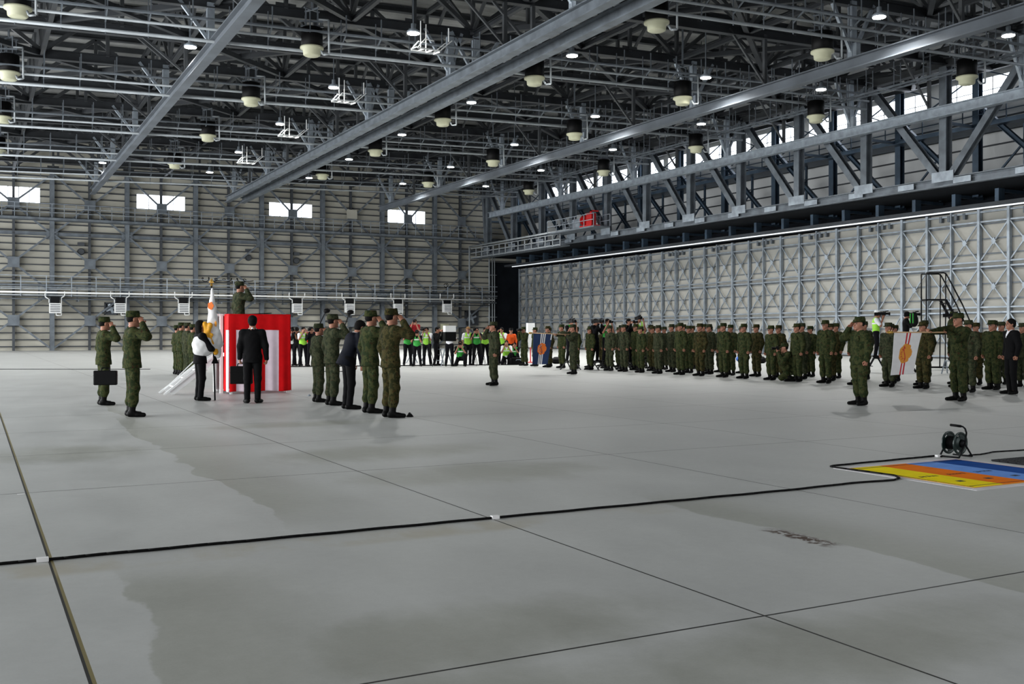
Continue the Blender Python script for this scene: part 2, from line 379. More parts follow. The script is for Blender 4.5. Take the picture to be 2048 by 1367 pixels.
# unit heaters
hp = MB(); hp.box(-0.42, 0.42, -0.2, 0.2, -0.45, 0.45)
t0 = None
for i, px in enumerate((110, 240, 367, 594, 699, 796, 894)):
    x = on_y(px, YB-2.1)
    names_h = ['leftmost, left of the first saluting soldier','second from the left, above the two saluting soldiers','third from the left, beside the furled flag','just right of the red and white podium','above the second microphone','above the rightmost saluting soldier of the row','rightmost, above the press photographers']
    if t0 is None:
        t = thing('unit_heater', '', 'heater')
        MB().box(-0.45, 0.45, -0.22, 0.22, -0.42, 0.42).build('casing', M['whitepaint'], t)
        g = MB()
        for q in range(5): g.box(-0.38, 0.38, -0.27, -0.225, -0.32+q*0.15, -0.26+q*0.15)
        g.build('louvre', M['girt'], t)
        g = MB(); g.path([(-0.75,0,1.45),(-0.75,0,0.95),(-0.45,0,0.75),(-0.45,0,0.45)], 0.045, 6); g.path([(0.75,0,1.45),(0.75,0,1.05),(0.5,0,0.9),(0.5,0,-0.6),(0.1,0,-0.6),(0.1,0,-0.4)], 0.045, 6)
        g.build('supply_pipe', M['whitepaint'], t, True)
        g = MB(); g.box(-0.35, 0.35, -0.15, 0.15, 0.44, 0.95); g.build('fan_box', M['blacksteel'], t)
        t0 = t
    else: t = copy_tree(t0)
    t.location = (x, YB-2.1, zat(616, x, YB-2.1)); tag(t, 'white louvred heater, '+names_h[i], 'heater', 'unit heaters under the gallery')
# wall fans and boxes
for i, (px, py, s) in enumerate(((943, 636, 0.75), (222, 617, 0.55), (497, 515, 0.0), (162, 503, 0.0), (593, 521, 0.0))):
    y = YB-0.35; x = on_y(px, y); z = zat(py, x, y)
    if s:
        t = thing('exhaust_fan', 'square wall exhaust fan with blades, '+('low beside the dark corner at right' if i == 0 else 'small, behind the saluting soldiers at left'), 'fan', (x, y, z))
        g = MB(); g.box(-s, s, -0.15, 0.1, -s, -s+0.1); g.box(-s, s, -0.15, 0.1, s-0.1, s); g.box(-s, -s+0.1, -0.15, 0.1, -s, s); g.box(s-0.1, s, -0.15, 0.1, -s, s); g.box(-s, s, 0.1, 0.14, -s, s)
        g.build('housing', M['girt'], t)
        g = MB()
        for q in range(4):
            a = q*math.pi/2+0.4; g.bar((0.08*math.cos(a), -0.08, 0.08*math.sin(a)), (0.8*s*math.cos(a), -0.02, 0.8*s*math.sin(a)), 0.22, 0.03, up=(0.3,1,0))
        g.lathe((0,-0.1,0), [(0.12,0),(0.12,0.15)], 10, (0,1,0)); g.build('blade', M['galv_light'], t)
    else:
        g = MB(); g.lathe((x, y-0.15, z), [(0.24,0),(0.3,0.1),(0.3,0.3)], 14, (0,1,0)); g.box(x-0.28, x+0.28, y-0.15, y+0.15, z+0.5, z+0.8)
        tag(g.build('wall_speaker', M['girt']), 'round grey loudspeaker on the back wall, %s' % ['','','middle one, above the podium','leftmost','rightmost of the three'][i], 'speaker')
x = on_y(888, YB-0.3)
tag(MB().box(on_y(878,YB)-0.0, on_y(892,YB)+0.1, YB-0.5, YB-0.25, zat(664, x, YB), zat(647, x, YB)).build('electrical_cabinet', M['cream']), 'beige electrical cabinet on the back wall behind the photographers', 'cabinet')
x = on_y(703, YB-0.6)
tag(MB().box(x-0.5, x+0.5, YB-0.85, YB-0.62, zat(439, x, YB), zat(421, x, YB)).build('junction_box', M['panel']), 'grey box mounted high on the back wall bracing, between two windows', 'box')

# ---- recess beyond the doors and corner pipes
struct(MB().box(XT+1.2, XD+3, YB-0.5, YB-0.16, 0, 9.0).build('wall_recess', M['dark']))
m = MB()
for dx, r in ((0, 0.09), (0.35, 0.06), (0.62, 0.05)): m.tube((cornx-0.2+dx, YB-1.0, 0), (cornx-0.2+dx, YB-1.0, 10.2), r)
for z in (1.5, 3.2, 5.2, 7.6): m.bar((cornx-0.5, YB-1.0, z), (cornx+0.7, YB-1.0, z), 0.06)
tag(m.build('corner_pipes', M['pipe'], None, True), 'cluster of vertical pipes in the corner beside the dark recess', 'pipes')

# ---- upper wall over the doors, with windows
XU = 53.0
ZU0, ZU1 = 14.85, 16.6
ty = [37.9+5.57*k for k in range(-4, 11)]     # frame lines along the wall
m = MB(); m.box(XU, XU+0.3, -8, YB+0.3, 8.0, ZU0); m.box(XU, XU+0.3, -8, YB+0.3, ZU1, 20.5)
gl = []
for a, b_ in zip(ty[:-1], ty[1:]): m.box(XU, XU+0.3, a-0.3, a+0.3, ZU0, ZU1); gl.append((a+0.3, b_-0.3))
m.box(XU, XU+0.3, -8, ty[0]-0.3, ZU0, ZU1); m.box(XU, XU+0.3, ty[-1]-0.3, YB+0.3, ZU0, ZU1)
wd = struct(m.build('wall_right', M['wallpanel']))
m = MB(); z = 8.6
while z < 17:
    if not (ZU0 < z < ZU1): m.box(XU-0.12, XU-0.002, -8, YB, z-0.04, z+0.04)
    z += 0.78
m.build('girts', M['girt'], wd)
for i, (a, b_) in enumerate(gl):
    o = struct(MB().box(XU+0.1, XU+0.14, a, b_, ZU0, ZU1).build('window_%d' % (i+5), M['window']))
    g = MB()
    for q in range(5): yy = a+(b_-a)*q/4; g.box(XU-0.02, XU+0.1, yy-0.03, yy+0.03, ZU0, ZU1)
    for z in (ZU0, ZU1-0.05, ZU0+0.95): g.box(XU-0.02, XU+0.1, a, b_, z, z+0.045)
    g.build('window_frame', M['whitepaint'], o)
# outer frame behind the truss: posts, slim diagonals
XF = 51.2
for k, y in enumerate(ty):
    g = MB().ibeam((XF, y+1.2, 9.3), (XF, y+1.2, zroof(XF)+0.3), 0.4, 0.4, 0.04, up=(1,0,0))
    tag(g.build('wall_stanchion', M['shadesteel']), 'shade-blue steel stanchion on the wall behind the door truss, %s from the front' % ORD[k], 'column', 'stanchions behind the door truss')
for k in range(len(ty)-1):
    y0, y1 = ty[k]+1.2, ty[k+1]+1.2
    g = MB(); g.ibeam((XF-0.3, y0+0.2, 9.6), (XF-0.3, y1-0.2, 14.6), 0.26, 0.26); g.bar((XF+0.2, y1-0.4, 9.8), (XF+0.2, y0+2.6, 12.2), 0.10); g.bar((XF+0.3, (y0+y1)/2, 9.4), (XF+0.3, (y0+y1)/2, 13.2), 0.14)
    g.bar((XF+0.5, y0+0.2, 14.4), (XF+0.5, y1-0.2, 16.6), 0.07); g.bar((XF+0.5, y0+0.2, 16.6), (XF+0.5, y1-0.2, 14.4), 0.07)
    tag(g.build('wall_bracing', M['shadesteel']), 'slanting steel braces on the wall behind the door truss, %s bay from the front' % ORD[k], 'bracing', 'braces behind the door truss')
t = thing('side_walkway', 'steel walkway with railing below the windows over the hangar doors', 'walkway', (51.2, 50, 13.4))
MB().box(-0.9, 0.9, -40, 45, -0.3, -0.05).build('deck', M['shadesteel'], t)
m = MB()
for z in (0.4, 0.8, 1.2): m.bar((-0.9, -40, z), (-0.9, 45, z), 0.05)
y = -40.0
while y <= 45: m.bar((-0.9, y, -0.05), (-0.9, y, 1.2), 0.05); y += 1.4
m.build('railing', M['shadesteel'], t)
for y in ty: MB().bar((-4.0, y-50+0.3, -0.35), (0.9, y-50+1.2, -0.1), 0.16).build('bracket', M['shadesteel'], t)

# ---- the big door truss
TZ0, TZ1 = 9.70, 16.2
t = thing('door_truss', 'deep steel truss with slanting diagonals carrying the wall above the hangar doors', 'truss', (XT, 37.9, TZ0))
yo = 37.9
g = MB(); g.ibeam((0, -30, 0), (0, YB-0.5-yo, 0), 0.45, 0.5, 0.05); g.build('bottom_chord', M['galv'], t)
g = MB(); g.ibeam((0, -30, TZ1-TZ0), (0, YB-0.5-yo, TZ1-TZ0), 0.45, 0.5, 0.05); g.build('top_chord', M['roofsteel'], t)
for k, y in enumerate(ty):
    g = MB().ibeam((0, y-yo, 0.2), (0, y-yo, TZ1-TZ0-0.2), 0.45, 0.5, 0.05, up=(1,0,0)); g.build('post', M['galv'], t)
    if k >= 4 and k < len(ty)-1: a, b_ = y, ty[k+1]
    elif k < 4 and k > 0: a, b_ = y, ty[k-1]
    elif k == 0: continue
    else: a, b_ = y, YB-1
    s = 1 if b_ > a else -1
    MB().ibeam((0.02, a-yo+0.35*s, 0.25), (0.02, b_-yo-0.35*s, TZ1-TZ0-0.25), 0.38, 0.42, 0.04, up=(1,0,0)).build('diagonal', M['galv'], t)
    if k == 4:
        MB().ibeam((0.02, a-yo-0.35, 0.25), (0.02, ty[3]-yo+0.35, TZ1-TZ0-0.25), 0.38, 0.42, 0.04, up=(1,0,0)).build('diagonal', M['galv'], t)
    g = MB(); g.bar((-0.24, y-yo-0.7, 0.3), (-0.24, y-yo+0.7, 0.3), 0.03, 0.55); g.build('gusset_plate', M['galv_light'], t)
for k in range(20):
    y = ty[0]-yo+2.0+k*3.7; MB().box(-0.245, -0.227, y, y+1.1, -0.16, 0.16).build('splice_plate', M['galv_light'], t)
# hangers and door head rail under the truss
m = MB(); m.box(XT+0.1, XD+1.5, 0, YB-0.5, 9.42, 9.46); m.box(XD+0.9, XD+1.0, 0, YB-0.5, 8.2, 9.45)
struct(m.build('trim_1', M['dark']))  # dark sheets stand in for the shaded gap below the truss
t = thing('door_head_rail', 'dark steel head rail with stubby hangers above the hangar doors', 'rail', (XD-1.2, 37.9, 8.5))
m = MB()
m.box(-0.55, 0.9, -30, YB-0.6-37.9, 0.0, 0.22)
m.build('rail', M['girt'], t)
y = -29.0
while y < YB-2-37.9:
    MB().box(-0.6, -0.1, y-0.12, y+0.12, 0.22, 0.92).bar((-0.3, y+0.1, 0.85), (2.0, y+0.1, 0.85), 0.2).build('hanger', M['shadesteel'], t); y += 2.785
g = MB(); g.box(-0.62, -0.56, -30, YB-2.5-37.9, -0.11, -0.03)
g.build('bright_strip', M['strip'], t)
# gallery pipe and railing at the far end of the truss
t = thing('end_gallery', 'short gallery with pale railing on the far end of the door truss', 'walkway', (XT-0.8, 70, 9.3))
y0, y1 = on_x(1130, XT-0.8)-70, YB-1.0-70
MB().box(-0.5, 0.5, y0, y1, -0.1, 0.0).build('deck', M['galv'], t)
m = MB()
for z in (0.0, 0.5, 0.95): m.bar((-0.5, y0, z), (-0.5, y1, z), 0.08)
y = y0
while y < y1: m.bar((-0.5, y, -0.1), (-0.5, y, 0.95), 0.08); y += 1.3
m.build('railing', M['pipe'], t)
MB().path([(-0.7, y0-2, 1.15), (-0.7, y1, 1.15), (-0.7, y1, -9)], 0.09, 8).build('pipe', M['pipe'], t, True)
# maintenance platform with red hoist
y0 = on_x(1165, XT-1.2)
t = thing('hoist_platform', 'small railed maintenance platform on the door truss carrying a red hoist', 'platform', (XT-1.2, y0, 10.35))
MB().box(-0.8, 0.8, -3.0, 4.6, -0.12, 0).build('deck', M['galv'], t)
m = MB()
for z in (0.5, 1.0): m.bar((-0.8,-3,z),(-0.8,4.6,z),0.05); m.bar((0.8,-3,z),(0.8,4.6,z),0.05)
for y in (-3,-1.5,0,1.5,3,4.6): m.bar((-0.8,y,0),(-0.8,y,1.0),0.05); m.bar((0.8,y,0),(0.8,y,1.0),0.05)
m.build('railing', M['galv_light'], t)
h = thing('hoist', 'red painted hoist machine standing on the railed platform', 'hoist', (XT-1.1, y0-1.0, 10.35))
MB().box(-0.45,0.45,-0.9,0.9,0,0.2).box(-0.3,0.3,-0.5,0.1,0.2,1.2).build('base', M['redpaint'], h)
MB().lathe((0,0.35,0.7), [(0.1,0),(0.42,0.02),(0.42,0.08),(0.25,0.1),(0.25,0.5),(0.42,0.52),(0.42,0.6)], 14, (0,1,0)).build('drum', M['redpaint'], h)
MB().box(-0.35,-0.3,-0.8,-0.55,0.2,1.4).box(-0.35,0.35,-0.8,-0.55,1.3,1.4).build('guard', M['redpaint'], h)
MB().box(-0.25,0.25,1.2,2.4,0.05,0.9).build('control_box', M['galv_light'], h)

# ---- hangar door leaves
LW = 5.62; y_near = on_x(1908, 50.0)
nleaf = 12; yl = y_near-2*LW
for i in range(nleaf):
    y0 = yl+i*LW; y1 = min(y0+LW-0.06, YB-0.9)
    if y1-y0 < 2: break
    xd = 49.75+min(1.0, max(0, (i-1)*0.2))*1.75
    t = empty('door_%d' % (i+1), (xd, y0, 0)); struct(t)
    W = y1-y0; H = 8.35
    MB().box(0.12, 0.22, 0, W, 0.02, H).build('panel', M['doorpanel'], t)
    m = MB(); z = 0.9
    while z < H-0.2: m.box(0.05, 0.119, 0, W, z-0.035, z+0.035); z += 0.83
    m.build('girts', M['galv'], t)
    m = MB()
    for q in range(4):
        yy = W*q/3; m.box(-0.17, 0.05, max(0, yy-0.08), min(W, yy+0.08), 0.02, H)
    for z in (0.12, 2.62, 2.9, 5.15, 5.42, 7.65, 8.2): m.box(-0.12, 0.05, 0, W, z-0.045, z+0.045)
    m.build('frame', M['galv_light'], t)
    for q in range(3):
        ya, yb = W*q/3+0.08, W*(q+1)/3-0.08; ym = (ya+yb)/2
        g = MB()
        for z0, z1 in ((0.2, 2.55), (2.98, 5.08), (5.5, 7.58)):
            g.bar((-0.10, ya, z0), (-0.10, yb, z1), 0.05, 0.07); g.bar((-0.06, ya, z1), (-0.06, yb, z0), 0.05, 0.07)
            g.add([(-0.14, ym+a_, (z0+z1)/2+b_) for a_, b_ in ((-0.16,0),(0,-0.2),(0.16,0),(0,0.2))]+[(-0.11, ym+a_, (z0+z1)/2+b_) for a_, b_ in ((-0.16,0),(0,-0.2),(0.16,0),(0,0.2))], [(0,1,2,3),(7,6,5,4),(0,4,5,1),(1,5,6,2),(2,6,7,3),(3,7,4,0)])
        g.build('cross_brace', M['galv_light'], t)
    m = MB()
    for yy in (0.35, 0.9, W-0.9, W-0.35): m.box(-0.15, 0.05, yy-0.08, yy+0.08, H-0.45, H-0.1)
    m.build('guide_roller', M['galv'], t)
struct(MB().box(49.2, 52.2, 5, YB-0.5, 0, 0.012).build('trim_2', M['girt']))

# ---- roof trusses
def truss(y, k, depth):
    t = thing('roof_truss', 'shade-toned steel roof truss spanning the hangar, %s from the front of the hall' % ORD[k], 'truss', (20, y, 15), 0, 'roof trusses under the deck')
    X0, X1 = -14.0, 50.8
    g = lambda x, dz=0: (x-20, 0, zroof(x)-15+dz)
    MB().ibeam(g(X0), g(X1), 0.34, 0.46, 0.04).build('bottom_chord', M['chord'], t)
    MB().ibeam(g(X0, depth), g(X1, depth), 0.3, 0.3, 0.04).build('top_chord', M['roofsteel'], t)
    m = MB(); n_ = 0; x = -15.0
    while x < 50.7:
        a = max(x, X0); b_ = min(x+3, X1)
        m.bar(g(b_, 0.15), g(b_, depth-0.1), 0.17)
        if n_ % 2 == 0: m.bar(g(a, 0.15), g(b_, depth-0.15), 0.19)
        else: m.bar(g(a, depth-0.15), g(b_, 0.15), 0.19)
        m.bar((b_-20-0.45, 0.0, zroof(b_)-15+0.22), (b_-20+0.45, 0.0, zroof(b_)-15+0.22), 0.03, 0.35)
        x += 3; n_ += 1
    m.build('web', M['roofsteel'], t)
for k, y in enumerate([37.9+5.57*k for k in range(-3, 11)]):
    truss(y, k, 2.6)
# purlin ties running away from the viewer, each with knee braces
for i, x in enumerate(range(-9, 52, 6)):
    z0 = zroof(x); t = thing('roof_tie', 'slim lattice roof tie running the length of the hall, %s from the left' % ORD[i], 'beam', (x, 50, z0), 0, 'longitudinal roof ties')
    MB().ibeam((0, -30, 0), (0, 45.5, 0), 0.2, 0.24, 0.03).build('lower_chord', M['chord'], t)
    MB().ibeam((0, -30, 2.6), (0, 45.5, 2.6), 0.2, 0.24, 0.03).build('upper_chord', M['roofsteel'], t)
    m = MB(); y = 21.19
    while y < 91:
        m.bar((0, y-50, 0.15), (0, y+2.785-50, 2.5), 0.13); m.bar((0, y+2.785-50, 2.5), (0, y+5.57-50, 0.15), 0.13); y += 5.57
    m.build('strut', M['roofsteel'], t)
# flat bracing in the plane of the lower chords
for j in range(12):
    y0, y1 = 21.19+5.57*j, 21.19+5.57*(j+1); m = MB()
    for i, x in enumerate(range(-9, 46, 6)):
        if (i+j) % 2 == 0: m.bar((x, y0, zroof(x)), (x+6, y1, zroof(x+6)), 0.24); m.bar((x+6, y0, zroof(x+6)+0.1), (x, y1, zroof(x)+0.1), 0.24)
        else: m.bar((x, y0, zroof(x)+1.3), (x+3, y1, zroof(x+3)+2.4), 0.12); m.bar((x+3, y1, zroof(x+3)+2.4), (x+6, y0, zroof(x+6)+1.3), 0.12)
    tag(m.build('roof_bracing', M['chord']), 'flat crossed bracing between two roof trusses, %s bay from the front' % ORD[j], 'bracing', 'flat roof bracing')
# purlins
for j in range(26):
    y = 22+j*2.785; MB().bar((-14, y, zroof(-14)+DECK-0.16), (53, y, zroof(53)+DECK-0.16), 0.12, 0.28).build('purlin', M['roofsteel'], bpy.data.objects['ceiling'])

# ---- crane rails
rails = ((8.8, 0.50, 'leftmost, over the saluting soldiers'), (19.8, 0.50, 'left one of the close pair in the middle'), (21.15, 0.50, 'right one of the close pair in the middle'), (34.1, 0.52, 'over the troop formation'), (45.7, 0.55, 'bright one nearest the hangar doors'))
for i, (x, hgt, lab) in enumerate(rails):
    zb = 13.0; t = thing('crane_rail', 'grey overhead crane rail, '+lab, 'rail', (x, 50, zb+hgt/2), 0, 'overhead crane rails')
    MB().ibeam((0, -38, 0), (0, 40.8, 0), 0.42, hgt, 0.05).build('beam', M['railpaint'] if i in (0, 3) else M['galv_light'] if i == 4 else M['galv'], t)
    y = 26.8-50+3
    k = 0
    for yy in [37.9+5.57*q-50 for q in range(-3, 10)]:
        m = MB(); zt = zroof(x)-13-hgt/2
        if k % 2 == 0:
            m.bar((0, yy, hgt/2), (0, yy, zt), 0.26, 0.3); m.bar((0, yy, hgt/2+0.1), (-1.3, yy, zt), 0.14); m.bar((0, yy, hgt/2+0.1), (1.3 if i != 1 else 0.6, yy, zt), 0.14)
            m.bar((0.0, yy-0.1, hgt/2-0.02), (0.0, yy-0.1, hgt/2+0.6), 0.5, 0.25)
        else:
            m.bar((0, yy, hgt/2), (0, yy, zt), 0.16)
            m.bar((0, yy, hgt/2+0.05), (-2.2, yy, zt), 0.10)
        m.build('hanger', M['galv_light'] if k % 2 == 0 else M['roofsteel'], t); k += 1

# ---- pipe runs and cable trays
for k in range(6):
    y = 31.6+10.75*k; z = 14.15+0.02*(k % 3)
    t = thing('pipe_run', 'pair of pale pipes running across under the roof, %s from the front' % ORD[k], 'pipes', (22, y, z), 0, 'ceiling service pipes')
    sl = 0.029
    P = lambda x, dz=0, dy=0: (x-22, dy, sl*(x-20)+dz)
    MB().tube(P(-6), P(46), 0.06, n=8).build('pipe', M['pipe'], t, True)
    MB().tube(P(-6, -0.42, 0.25), P(46, -0.42, 0.25), 0.075, n=8).build('pipe', M['pipe'], t, True)
    MB().bar(P(-6, 0.25, -0.5), P(46, 0.25, -0.5), 0.22, 0.06).build('cable_tray', M['galv'], t)
    dm = MB(); dm.bar((0,-0.45,0.2),(0,-0.45,1.1),0.045); dm.bar((0,0.25,-0.55),(0,0.25,1.1),0.035); dm.bar((0,-0.45,0.3),(0,0.25,-0.1),0.05)
    dme = dm.mesh('drop_rod', M['galv']); x = -5.0
    while x < 46:
        link_mesh('drop_rod', dme, t, P(x)); x += 1.6
# lengthwise gallery trays above the troops
for i, x in enumerate((38.2, 43.6)):
    t = thing('cable_ladder', 'long cable ladder with drop rods hanging lengthwise under the roof, %s' % ['above the formation','beside the door truss'][i], 'cable tray', (x, 58, 13.75+0.02*x), 0)
    m = MB(); m.bar((-0.25,-36,0),(-0.25,34,0),0.05,0.1); m.bar((0.25,-36,0),(0.25,34,0),0.05,0.1)
    y = -36.0
    while y < 34: m.bar((-0.25,y,0),(0.25,y,0),0.03); y += 0.8
    m.build('ladder', M['galv'], t)
    dme = MB().bar((-0.25,0,0),(-0.25,0,1.3),0.04).bar((0.25,0,0),(0.25,0,1.3),0.04).bar((-0.25,0,0.6),(0.25,0,0.6),0.03).mesh('drop_rod', M['galv']); y = -35.0
    while y < 34: link_mesh('drop_rod', dme, t, (0, y, 0)); y += 1.9

# ---- ceiling fans (black drum, cream outlet)
f0 = None
xn = {1.5: 'leftmost row', 12.8: 'second row from the left', 23.7: 'middle row', 32.5: 'fourth row from the left', 41.8: 'row nearest the hangar doors'}
for X in (1.5, 12.8, 23.7, 32.5, 41.8):
    for j, Y in enumerate((32.5, 42.3, 53.0, 64.0, 75.6)):
        if X < 13 and j == 0: continue
        if f0 is None:
            t = thing('air_circulator', '', 'fan')
            MB().lathe((0,0,0), [(0.42,0.0),(0.46,0.03),(0.46,0.78),(0.40,0.82)], 24).build('drum', M['black'], t, True)
            MB().lathe((0,0,-0.38), [(0.30,0.0),(0.36,0.04),(0.38,0.24),(0.50,0.30),(0.50,0.38)], 24).build('outlet', M['cream'], t, True)
            m = MB()
            for q in range(4):
                a = q*math.pi/2+0.78; m.bar((0.35*math.cos(a),0.35*math.sin(a),0.6),(0.35*math.cos(a),0.35*math.sin(a),1.6),0.04)
            m.bar((-0.5,0.35,1.0),(0.5,0.35,1.0),0.06); m.bar((-0.5,-0.35,1.0),(0.5,-0.35,1.0),0.06)
            m.bar((-0.3,-0.3,1.6),(0.3,0.3,1.6),0.06); m.bar((-0.3,0.3,1.6),(0.3,-0.3,1.6),0.06)
            m.build('support', M['galv'], t)
            MB().bar((0,0,0),(0,0,1),0.08).build('rod', M['galv'], t, loc=(0,0,1.6))
            MB().path([(0.3,-0.3,1.1),(0.72,-0.3,1.1),(0.74,-0.3,-0.35),(0.5,-0.3,-0.38),(0.4,-0.25,-0.2)],0.045,8).build('drain_pipe', M['pipe'], t, True)
            f0 = t
        else: t = copy_tree(f0)
        t.location = (X, Y, 13.65); t.rotation_euler.z = -0.35
        [c for c in t.children if c.name.startswith('rod')][0].scale.z = zroof(X)+DECK+0.03-15.25
        jj = j if X > 13 else j-1
        tag(t, 'black drum ceiling fan, %s, %s from the front' % (xn[X], ORD[jj]), 'fan', 'drum fans under the roof')
# ---- high bay lamps
l0 = None
ln = {8.6: 'leftmost row', 16.6: 'second row from the left', 24.4: 'middle row', 32.4: 'fourth row', 39.3: 'row nearest the doors'}
for X, Ys in ((8.6, (46.8, 81.5)), (16.6, (40.2, 51.0, 61.4, 72.3, 82.3)), (24.4, (40, 50.7, 61.0, 71.4, 81.4)), (32.4, (29.3, 40.3, 50.5, 60.6, 71, 80.8)), (39.3, (28.5, 39.4, 49.3, 59.0, 69.1, 78.8))):
    for j, Y in enumerate(Ys):
        if l0 is None:
            t = thing('high_bay_lamp', '', 'lamp')
            MB().lathe((0,0,0.03), [(0.28,0),(0.28,0.08),(0.1,0.2),(0.1,0.4)], 18).build('housing', M['galv_light'], t, True)
            MB().lathe((0,0,0.0), [(0.26,0.0),(0.26,0.028)], 18).build('lens', M['lamp'], t)
            MB().bar((0,0,0),(0,0,1),0.04).build('rod', M['galv'], t, loc=(0,0,0.4))
            l0 = t
        else: t = copy_tree(l0)
        t.location = (X, Y, 14.2)
        [c for c in t.children if c.name.startswith('rod')][0].scale.z = zroof(X)+DECK+0.03-14.6
        tag(t, 'lit round ceiling lamp, %s, %s from the front' % (ln[X], ORD[j]), 'lamp', 'lit lamps under the roof')
        pl = bpy.data.lights.new('lamp_light', 'SPOT'); pl.energy = 2600; pl.spot_size = 2.6; pl.spot_blend = 0.6; pl.shadow_soft_size = 0.25; pl.color = (1, 0.99, 0.96)
        po = bpy.data.objects.new('lamp_light', pl); COL.objects.link(po); po.location = (X, Y, 13.95)
# white lamp cradles on the second row
for j, Y in enumerate((40.2, 51.0, 61.4, 72.3)):
    t = thing('lamp_cradle', 'bright white service cradle beneath a lamp in the second row, %s from the front' % ORD[j], 'cradle', (17.0, Y-0.4, 13.45), 0.25, 'lamp cradles')
    m = MB()
    for dy in (-0.35, 0.35):
        m.bar((-0.9,dy,-0.05),(0.9,dy,0.05),0.07); m.bar((0.9,dy,0.05),(1.9,dy,0.75),0.05)
        m.bar((-0.9,dy,-0.05),(-0.3,dy,0.5),0.05); m.bar((-0.3,dy,0.5),(0.4,dy,0.5),0.04)
    for x in (-0.9,-0.3,0.3,0.9): m.bar((x,-0.35,0),(x,0.35,0),0.06)
    m.build('frame', M['whitepaint'], t)
    m = MB(); m.bar((-0.4,0,0),(-0.4,0,1.5),0.05); m.bar((0.3,0.35,0),(0.3,0.35,1.5),0.05); m.bar((1.9,0,0.75),(1.9,0,1.5),0.05); m.build('hanger', M['whitepaint'], t); t.scale = (0.66, 0.66, 0.8)
# ================================================================ PEOPLE (signed distance fields turned into single closed surfaces)
def V(*a): return np.array(a, float)
class SDF:
    def __init__(s, k=0.03): s.p = []; s.k = k; s.cut = []
    def c(s, a, b, ra, rb=None, sc=(1,1,1), k=None): s.p.append(('c', V(*a), V(*b), ra, ra if rb is None else rb, V(*sc), s.k if k is None else k)); return s
    def e(s, c, r, R_=None, k=None, op='u'): s.p.append(('e'+op, V(*c), V(*r), None if R_ is None else np.array(R_), 0, V(1,1,1), s.k if k is None else k)); return s
    def bounds(s):
        lo = V(9,9,9); hi = -lo
        for q in s.p:
            if q[0] == 'c':
                r = max(q[3], q[4])/min(q[5].min(), 1)
                for pt in (q[1], q[2]): lo = np.minimum(lo, pt-r); hi = np.maximum(hi, pt+r)
            elif q[0] == 'eu':
                r = q[2].max(); lo = np.minimum(lo, q[1]-r); hi = np.maximum(hi, q[1]+r)
        return lo, hi
    def mesh(s, h, noise=0.0, colour=None):
        lo, hi = s.bounds(); lo = lo-0.03-2*h; hi = hi+0.03+2*h
        n = np.ceil((hi-lo)/h).astype(int)+1
        F = np.full(n, 0.12, np.float32)
        ax = [lo[i]+h*np.arange(n[i]) for i in range(3)]
        for q in s.p:
            if q[0] == 'c':
                r = max(q[3], q[4])/q[5].min(); pad = r+q[6]+0.03
                bl = np.minimum(q[1], q[2])-pad; bh = np.maximum(q[1], q[2])+pad
            else: pad = q[2].max()+q[6]+0.03; bl = q[1]-pad; bh = q[1]+pad
            i0 = np.maximum(((bl-lo)/h).astype(int), 0); i1 = np.minimum(((bh-lo)/h).astype(int)+2, n)
            if (i1 <= i0).any(): continue
            sl = tuple(slice(a, b) for a, b in zip(i0, i1))
            P = np.stack(np.meshgrid(*[ax[i][sl[i]] for i in range(3)], indexing='ij'), -1).astype(np.float32)
            if q[0] == 'c':
                sc = q[5]; mid = (q[1]+q[2])/2
                Q = (P-mid)*sc; a = (q[1]-mid)*sc; b = (q[2]-mid)*sc; ab = b-a; L2 = max(ab@ab, 1e-9)
                t = np.clip(((Q-a)@ab)/L2, 0, 1); d = np.linalg.norm(Q-a-t[..., None]*ab, axis=-1)-(q[3]+(q[4]-q[3])*t)
                d = d/sc.max()
            else:
                Q = P-q[1]
                if q[3] is not None: Q = Q@q[3]
                k0 = np.linalg.norm(Q/q[2], axis=-1); k1 = np.linalg.norm(Q/(q[2]**2), axis=-1); d = k0*(k0-1)/np.maximum(k1, 1e-6)
            G = F[sl]; k = q[6]
            if q[0] == 'es':
                hh = np.maximum(k-np.abs(G+d), 0)/k; F[sl] = np.maximum(G, -d)+hh*hh*k/4
            else:
                hh = np.maximum(k-np.abs(G-d), 0)/k; F[sl] = np.minimum(G, d)-hh*hh*k/4
        if noise:
            X, Y, Z = np.meshgrid(*ax, indexing='ij', sparse=True)
            F = F+noise*(np.sin(31*Z+9*X+5*np.sin(13*Y))*0.6+np.sin(47*X-23*Z+17*Y)*0.4+np.sin(19*Y+41*Z+11*X)*0.5).astype(np.float32)
        for (pt, nr) in s.cut:     # keep the side the normal points away from
            X, Y, Z = np.meshgrid(*ax, indexing='ij', sparse=True)
            F = np.maximum(F, (X-pt[0])*nr[0]+(Y-pt[1])*nr[1]+(Z-pt[2])*nr[2])
        return surface_net(F, lo, h)
